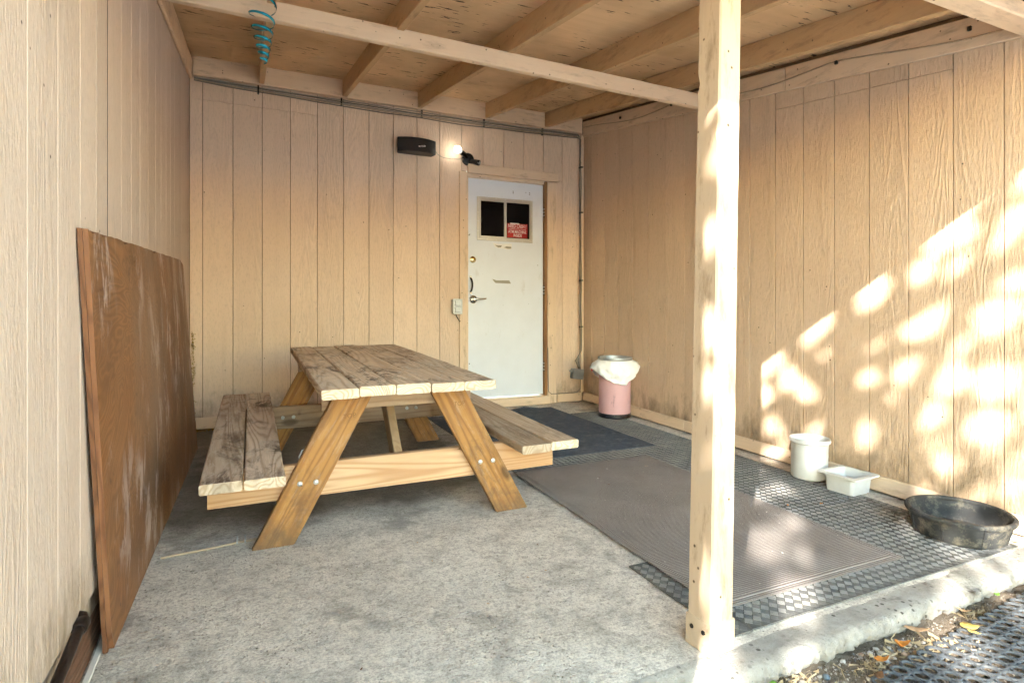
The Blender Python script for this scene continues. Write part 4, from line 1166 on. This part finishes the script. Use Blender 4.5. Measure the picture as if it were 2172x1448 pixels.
# dry straw
vs, fs = [], []
for i in range(420):
    cxs, cys = rl.choice(((2.68, -3.80), (2.35, -3.88), (2.05, -3.86), (1.78, -3.82), (2.2, -3.84)))
    x, y = cxs + rl.gauss(0, .055), cys + rl.gauss(0, .025)
    y = min(y, edge_y(x) - .006)
    a = rl.uniform(0, 6.3); l = rl.uniform(.012, .045); k0 = len(vs); z = dirt_z(x, y) + .003
    dx, dy = math.cos(a) * l, math.sin(a) * l; wx, wy = -math.sin(a) * .0005, math.cos(a) * .0005
    vs += [(x - wx, y - wy, z), (x + wx, y + wy, z), (x + dx + wx, y + dy + wy, z + rl.uniform(.002, .018)), (x + dx - wx, y + dy - wy, z + rl.uniform(.002, .018))]; fs.append((k0, k0 + 1, k0 + 2, k0 + 3))
o = obj('dry_straw', vs, fs, plain('straw', (.42, .33, .20), .9)); o['kind'] = 'stuff'
ZT = GZ + .015 + .008
leaf(2.345, -3.800, GZ + .022, .078, .026, .35, R(-35), M_lft, 'tan pointed leaf lying between slab edge and ring mat', 1)
leaf(2.515, -3.862, ZT + .004, .058, .040, .2, R(-30), M_lfy, 'pale yellow leaf lying on the ring mat', 2)
leaf(2.495, -3.885, ZT + .004, .036, .016, .2, R(-65), M_lfy, 'narrow cream leaf tip beside the pale yellow leaf', 12)
leaf(2.205, -3.842, GZ + .026, .050, .018, .9, R(-25), M_lfo, 'curled bright orange leaf at the ring mat corner', 3)
leaf(2.075, -3.862, GZ + .024, .050, .020, .6, R(-15), M_lfo, 'flat orange leaf among pebbles near the ring mat', 4)
leaf(2.00, -3.905, GZ + .022, .045, .022, .4, R(15), M_lfb, 'brown leaf in the dirt at the picture foot', 6)
leaf(2.62, -3.79, GZ + .024, .042, .012, .5, R(-50), M_lft, 'slim tan leaf by the straw at the slab edge', 7)
leaf(2.87, -3.765, GZ + .022, .035, .018, .3, R(20), M_lfg, 'green leaf in the dirt near the right end', 8)
leaf(1.70, -3.81, GZ + .020, .040, .025, .3, R(40), M_lfg, 'green leaf at the near corner of the slab', 9)
for i, (x, y) in enumerate(((2.95, -2.99), (2.78, -2.94), (3.33, -2.96), (3.30, -3.62))):
    leaf(x, y, FL(x, y) + (.011 if x < 3.2 else .004), .022, .010, .3, R(40 * i), M_lfo, 'tiny orange leaf scrap on the mats by the right wall', 30 + i, 'tiny leaf scraps')
for i in range(26):
    x, y = (rl.uniform(1.85, 2.65), rl.uniform(-3.4, -2.0)) if i < 12 else (rl.uniform(.3, 1.7), rl.uniform(-3.6, -2.6))
    leaf(x, y, FL(x, y) + (.019 if i < 12 else .002), rl.uniform(.006, .014), .005, .3, rl.uniform(0, 6), rl.choice((M_lfb, M_lft, M_white)), 'crumb of leaf litter on the floor', 60 + i, 'leaf crumbs')

# ------------------------------------------------------------------ the shade tree out in the yard, whose leaves dapple the sun
def m_leaf():
    k = NT('tree_leaf', .55, .3); r = k.n('NewGeometry').outputs['Random Per Island']
    k.color(k.ramp(r, (0, (.05, .10, .02)), (1, (.11, .17, .035)))); return k.m
M_leaf = m_leaf(); M_bark = plain('bark', (.12, .09, .065), .9, bump=.8, bscale=30)
tgt = Vector((3.2, -3.0, .6)); cen = tgt - LDIR * 8.5
tr = thing('shade_tree', 'broad leafy tree out in the yard behind the viewer', 'tree', (cen.x - .9, cen.y - .6, GZ - .05))
tl = tr.location
top = cen - tl
trunk = [Vector((0, 0, 0)), Vector((.1, .05, 1.5)), Vector((.05, .2, 2.2)), Vector((.4, .3, 3.2)), Vector((top.x * .8, top.y * .8, top.z + .6))]
tube('trunk', trunk, .2, M_bark, tr, 14, radii=[.30, .24, .20, .15, .06])
rt = random.Random(11)
for i in range(11):
    a = i * 2.4; s2 = trunk[2].lerp(trunk[4], .1 + .08 * i)
    e = top + Vector((math.cos(a) * rt.uniform(.9, 1.8), math.sin(a) * rt.uniform(.9, 1.8), rt.uniform(-1.1, 1.4)))
    tube('limb', [s2, s2.lerp(e, .4) + Vector((0, 0, .3)), e], .05, M_bark, tr, 8, radii=[.08, .05, .015])
vs, fs = [], []
pa = LDIR.orthogonal().normalized(); pq = LDIR.cross(pa)
gaps = {}
for i in range(26000):                                 # openings in the crown through which the sun falls, spread apart
    a, rr = rt.uniform(0, 6.283), 2.3 * math.sqrt(rt.random())
    p_ = (rr * math.cos(a), rr * math.sin(a)); sp_ = rt.uniform(.125, .19)
    key = (int(p_[0] // .25), int(p_[1] // .25))
    if any((p_[0] - x) ** 2 + (p_[1] - y) ** 2 < sp_ * sp_ for x, y, _ in gaps.get(key, ())): continue
    g_ = (p_[0], p_[1], rt.uniform(.052, .098))
    for gx_ in range(-1, 2):
        for gy_ in range(-1, 2): gaps.setdefault((key[0] + gx_, key[1] + gy_), []).append(g_)
n_leaf = 0
while n_leaf < 38000:
    d_ = Vector((rt.gauss(0, 1), rt.gauss(0, 1), rt.gauss(0, 1))).normalized() * 2.1 * rt.random() ** .4
    d_.z *= .95; d_ += Vector((mnoise.noise(d_ * 1.1), mnoise.noise(d_ * 1.1 + Vector((9, 0, 0))), mnoise.noise(d_ * 1.1 + Vector((0, 9, 0))))) * .5
    n_leaf += 1
    u_, v_ = d_.dot(pa), d_.dot(pq)
    if any((u_ - x) ** 2 + (v_ - y) ** 2 < r_ * r_ for x, y, r_ in gaps.get((int(u_ // .25), int(v_ // .25)), ())): continue
    c = top + d_
    a = Vector((rt.gauss(0, 1), rt.gauss(0, 1), rt.gauss(0, .6))).normalized(); b_ = a.orthogonal().normalized()
    b_ = (b_ + a.cross(b_) * rt.uniform(-1, 1)).normalized(); l, w = rt.uniform(.05, .085), rt.uniform(.038, .058)
    c = c - a * l * .5
    k0 = len(vs); vs += [c, c + a * l * .5 + b_ * w * .5, c + a * l, c + a * l * .5 - b_ * w * .5]; fs.append((k0, k0 + 1, k0 + 2, k0 + 3))
o = obj('crown', vs, fs, M_leaf, tr); o['kind'] = 'stuff'

# unseen tree, added so its crown blocks high sky and dims the porch front
t2 = thing('added_sky_blocker_tree', 'added out-of-view tree whose crown blocks the high sky before the porch', 'tree', (7.2, -9.5, GZ - .05))
tl = t2.location
tube('trunk', [Vector((0, 0, 0)), Vector((-.2, .1, 1.6)), Vector((-.7, .4, 3.6)), Vector((-1.6, .8, 5.4))], .3, M_bark, t2, 14, radii=[.36, .30, .24, .14])
c2 = Vector((2.3, -7.4, 6.2))
for i in range(9):
    e = Vector((c2.x + rt.uniform(-3.4, 3), c2.y + rt.uniform(-1.8, 1.8), c2.z + rt.uniform(-.6, .8))) - tl
    s2 = Vector((-.7 - .1 * i, .4 + .05 * i, 3.6 + .2 * i))
    tube('limb', [s2, s2.lerp(e, .5) + Vector((0, 0, .5)), e], .06, M_bark, t2, 8, radii=[.10, .06, .02])
vs, fs = [], []
for i in range(7000):
    d_ = Vector((rt.gauss(0, 1), rt.gauss(0, 1), rt.gauss(0, 1))).normalized() * rt.random() ** .4
    c = c2 + Vector((d_.x * 4.6, d_.y * 2.7, d_.z * 1.5)) - tl
    a = Vector((rt.gauss(0, 1), rt.gauss(0, 1), rt.gauss(0, .4))).normalized(); b_ = a.orthogonal().normalized()
    b_ = (b_ + a.cross(b_) * rt.uniform(-1, 1)).normalized(); l, w = rt.uniform(.20, .34), rt.uniform(.14, .22)
    k0 = len(vs); vs += [c, c + a * l * .5 + b_ * w * .5, c + a * l, c + a * l * .5 - b_ * w * .5]; fs.append((k0, k0 + 1, k0 + 2, k0 + 3))
o = obj('crown', vs, fs, M_leaf, t2); o['kind'] = 'stuff'
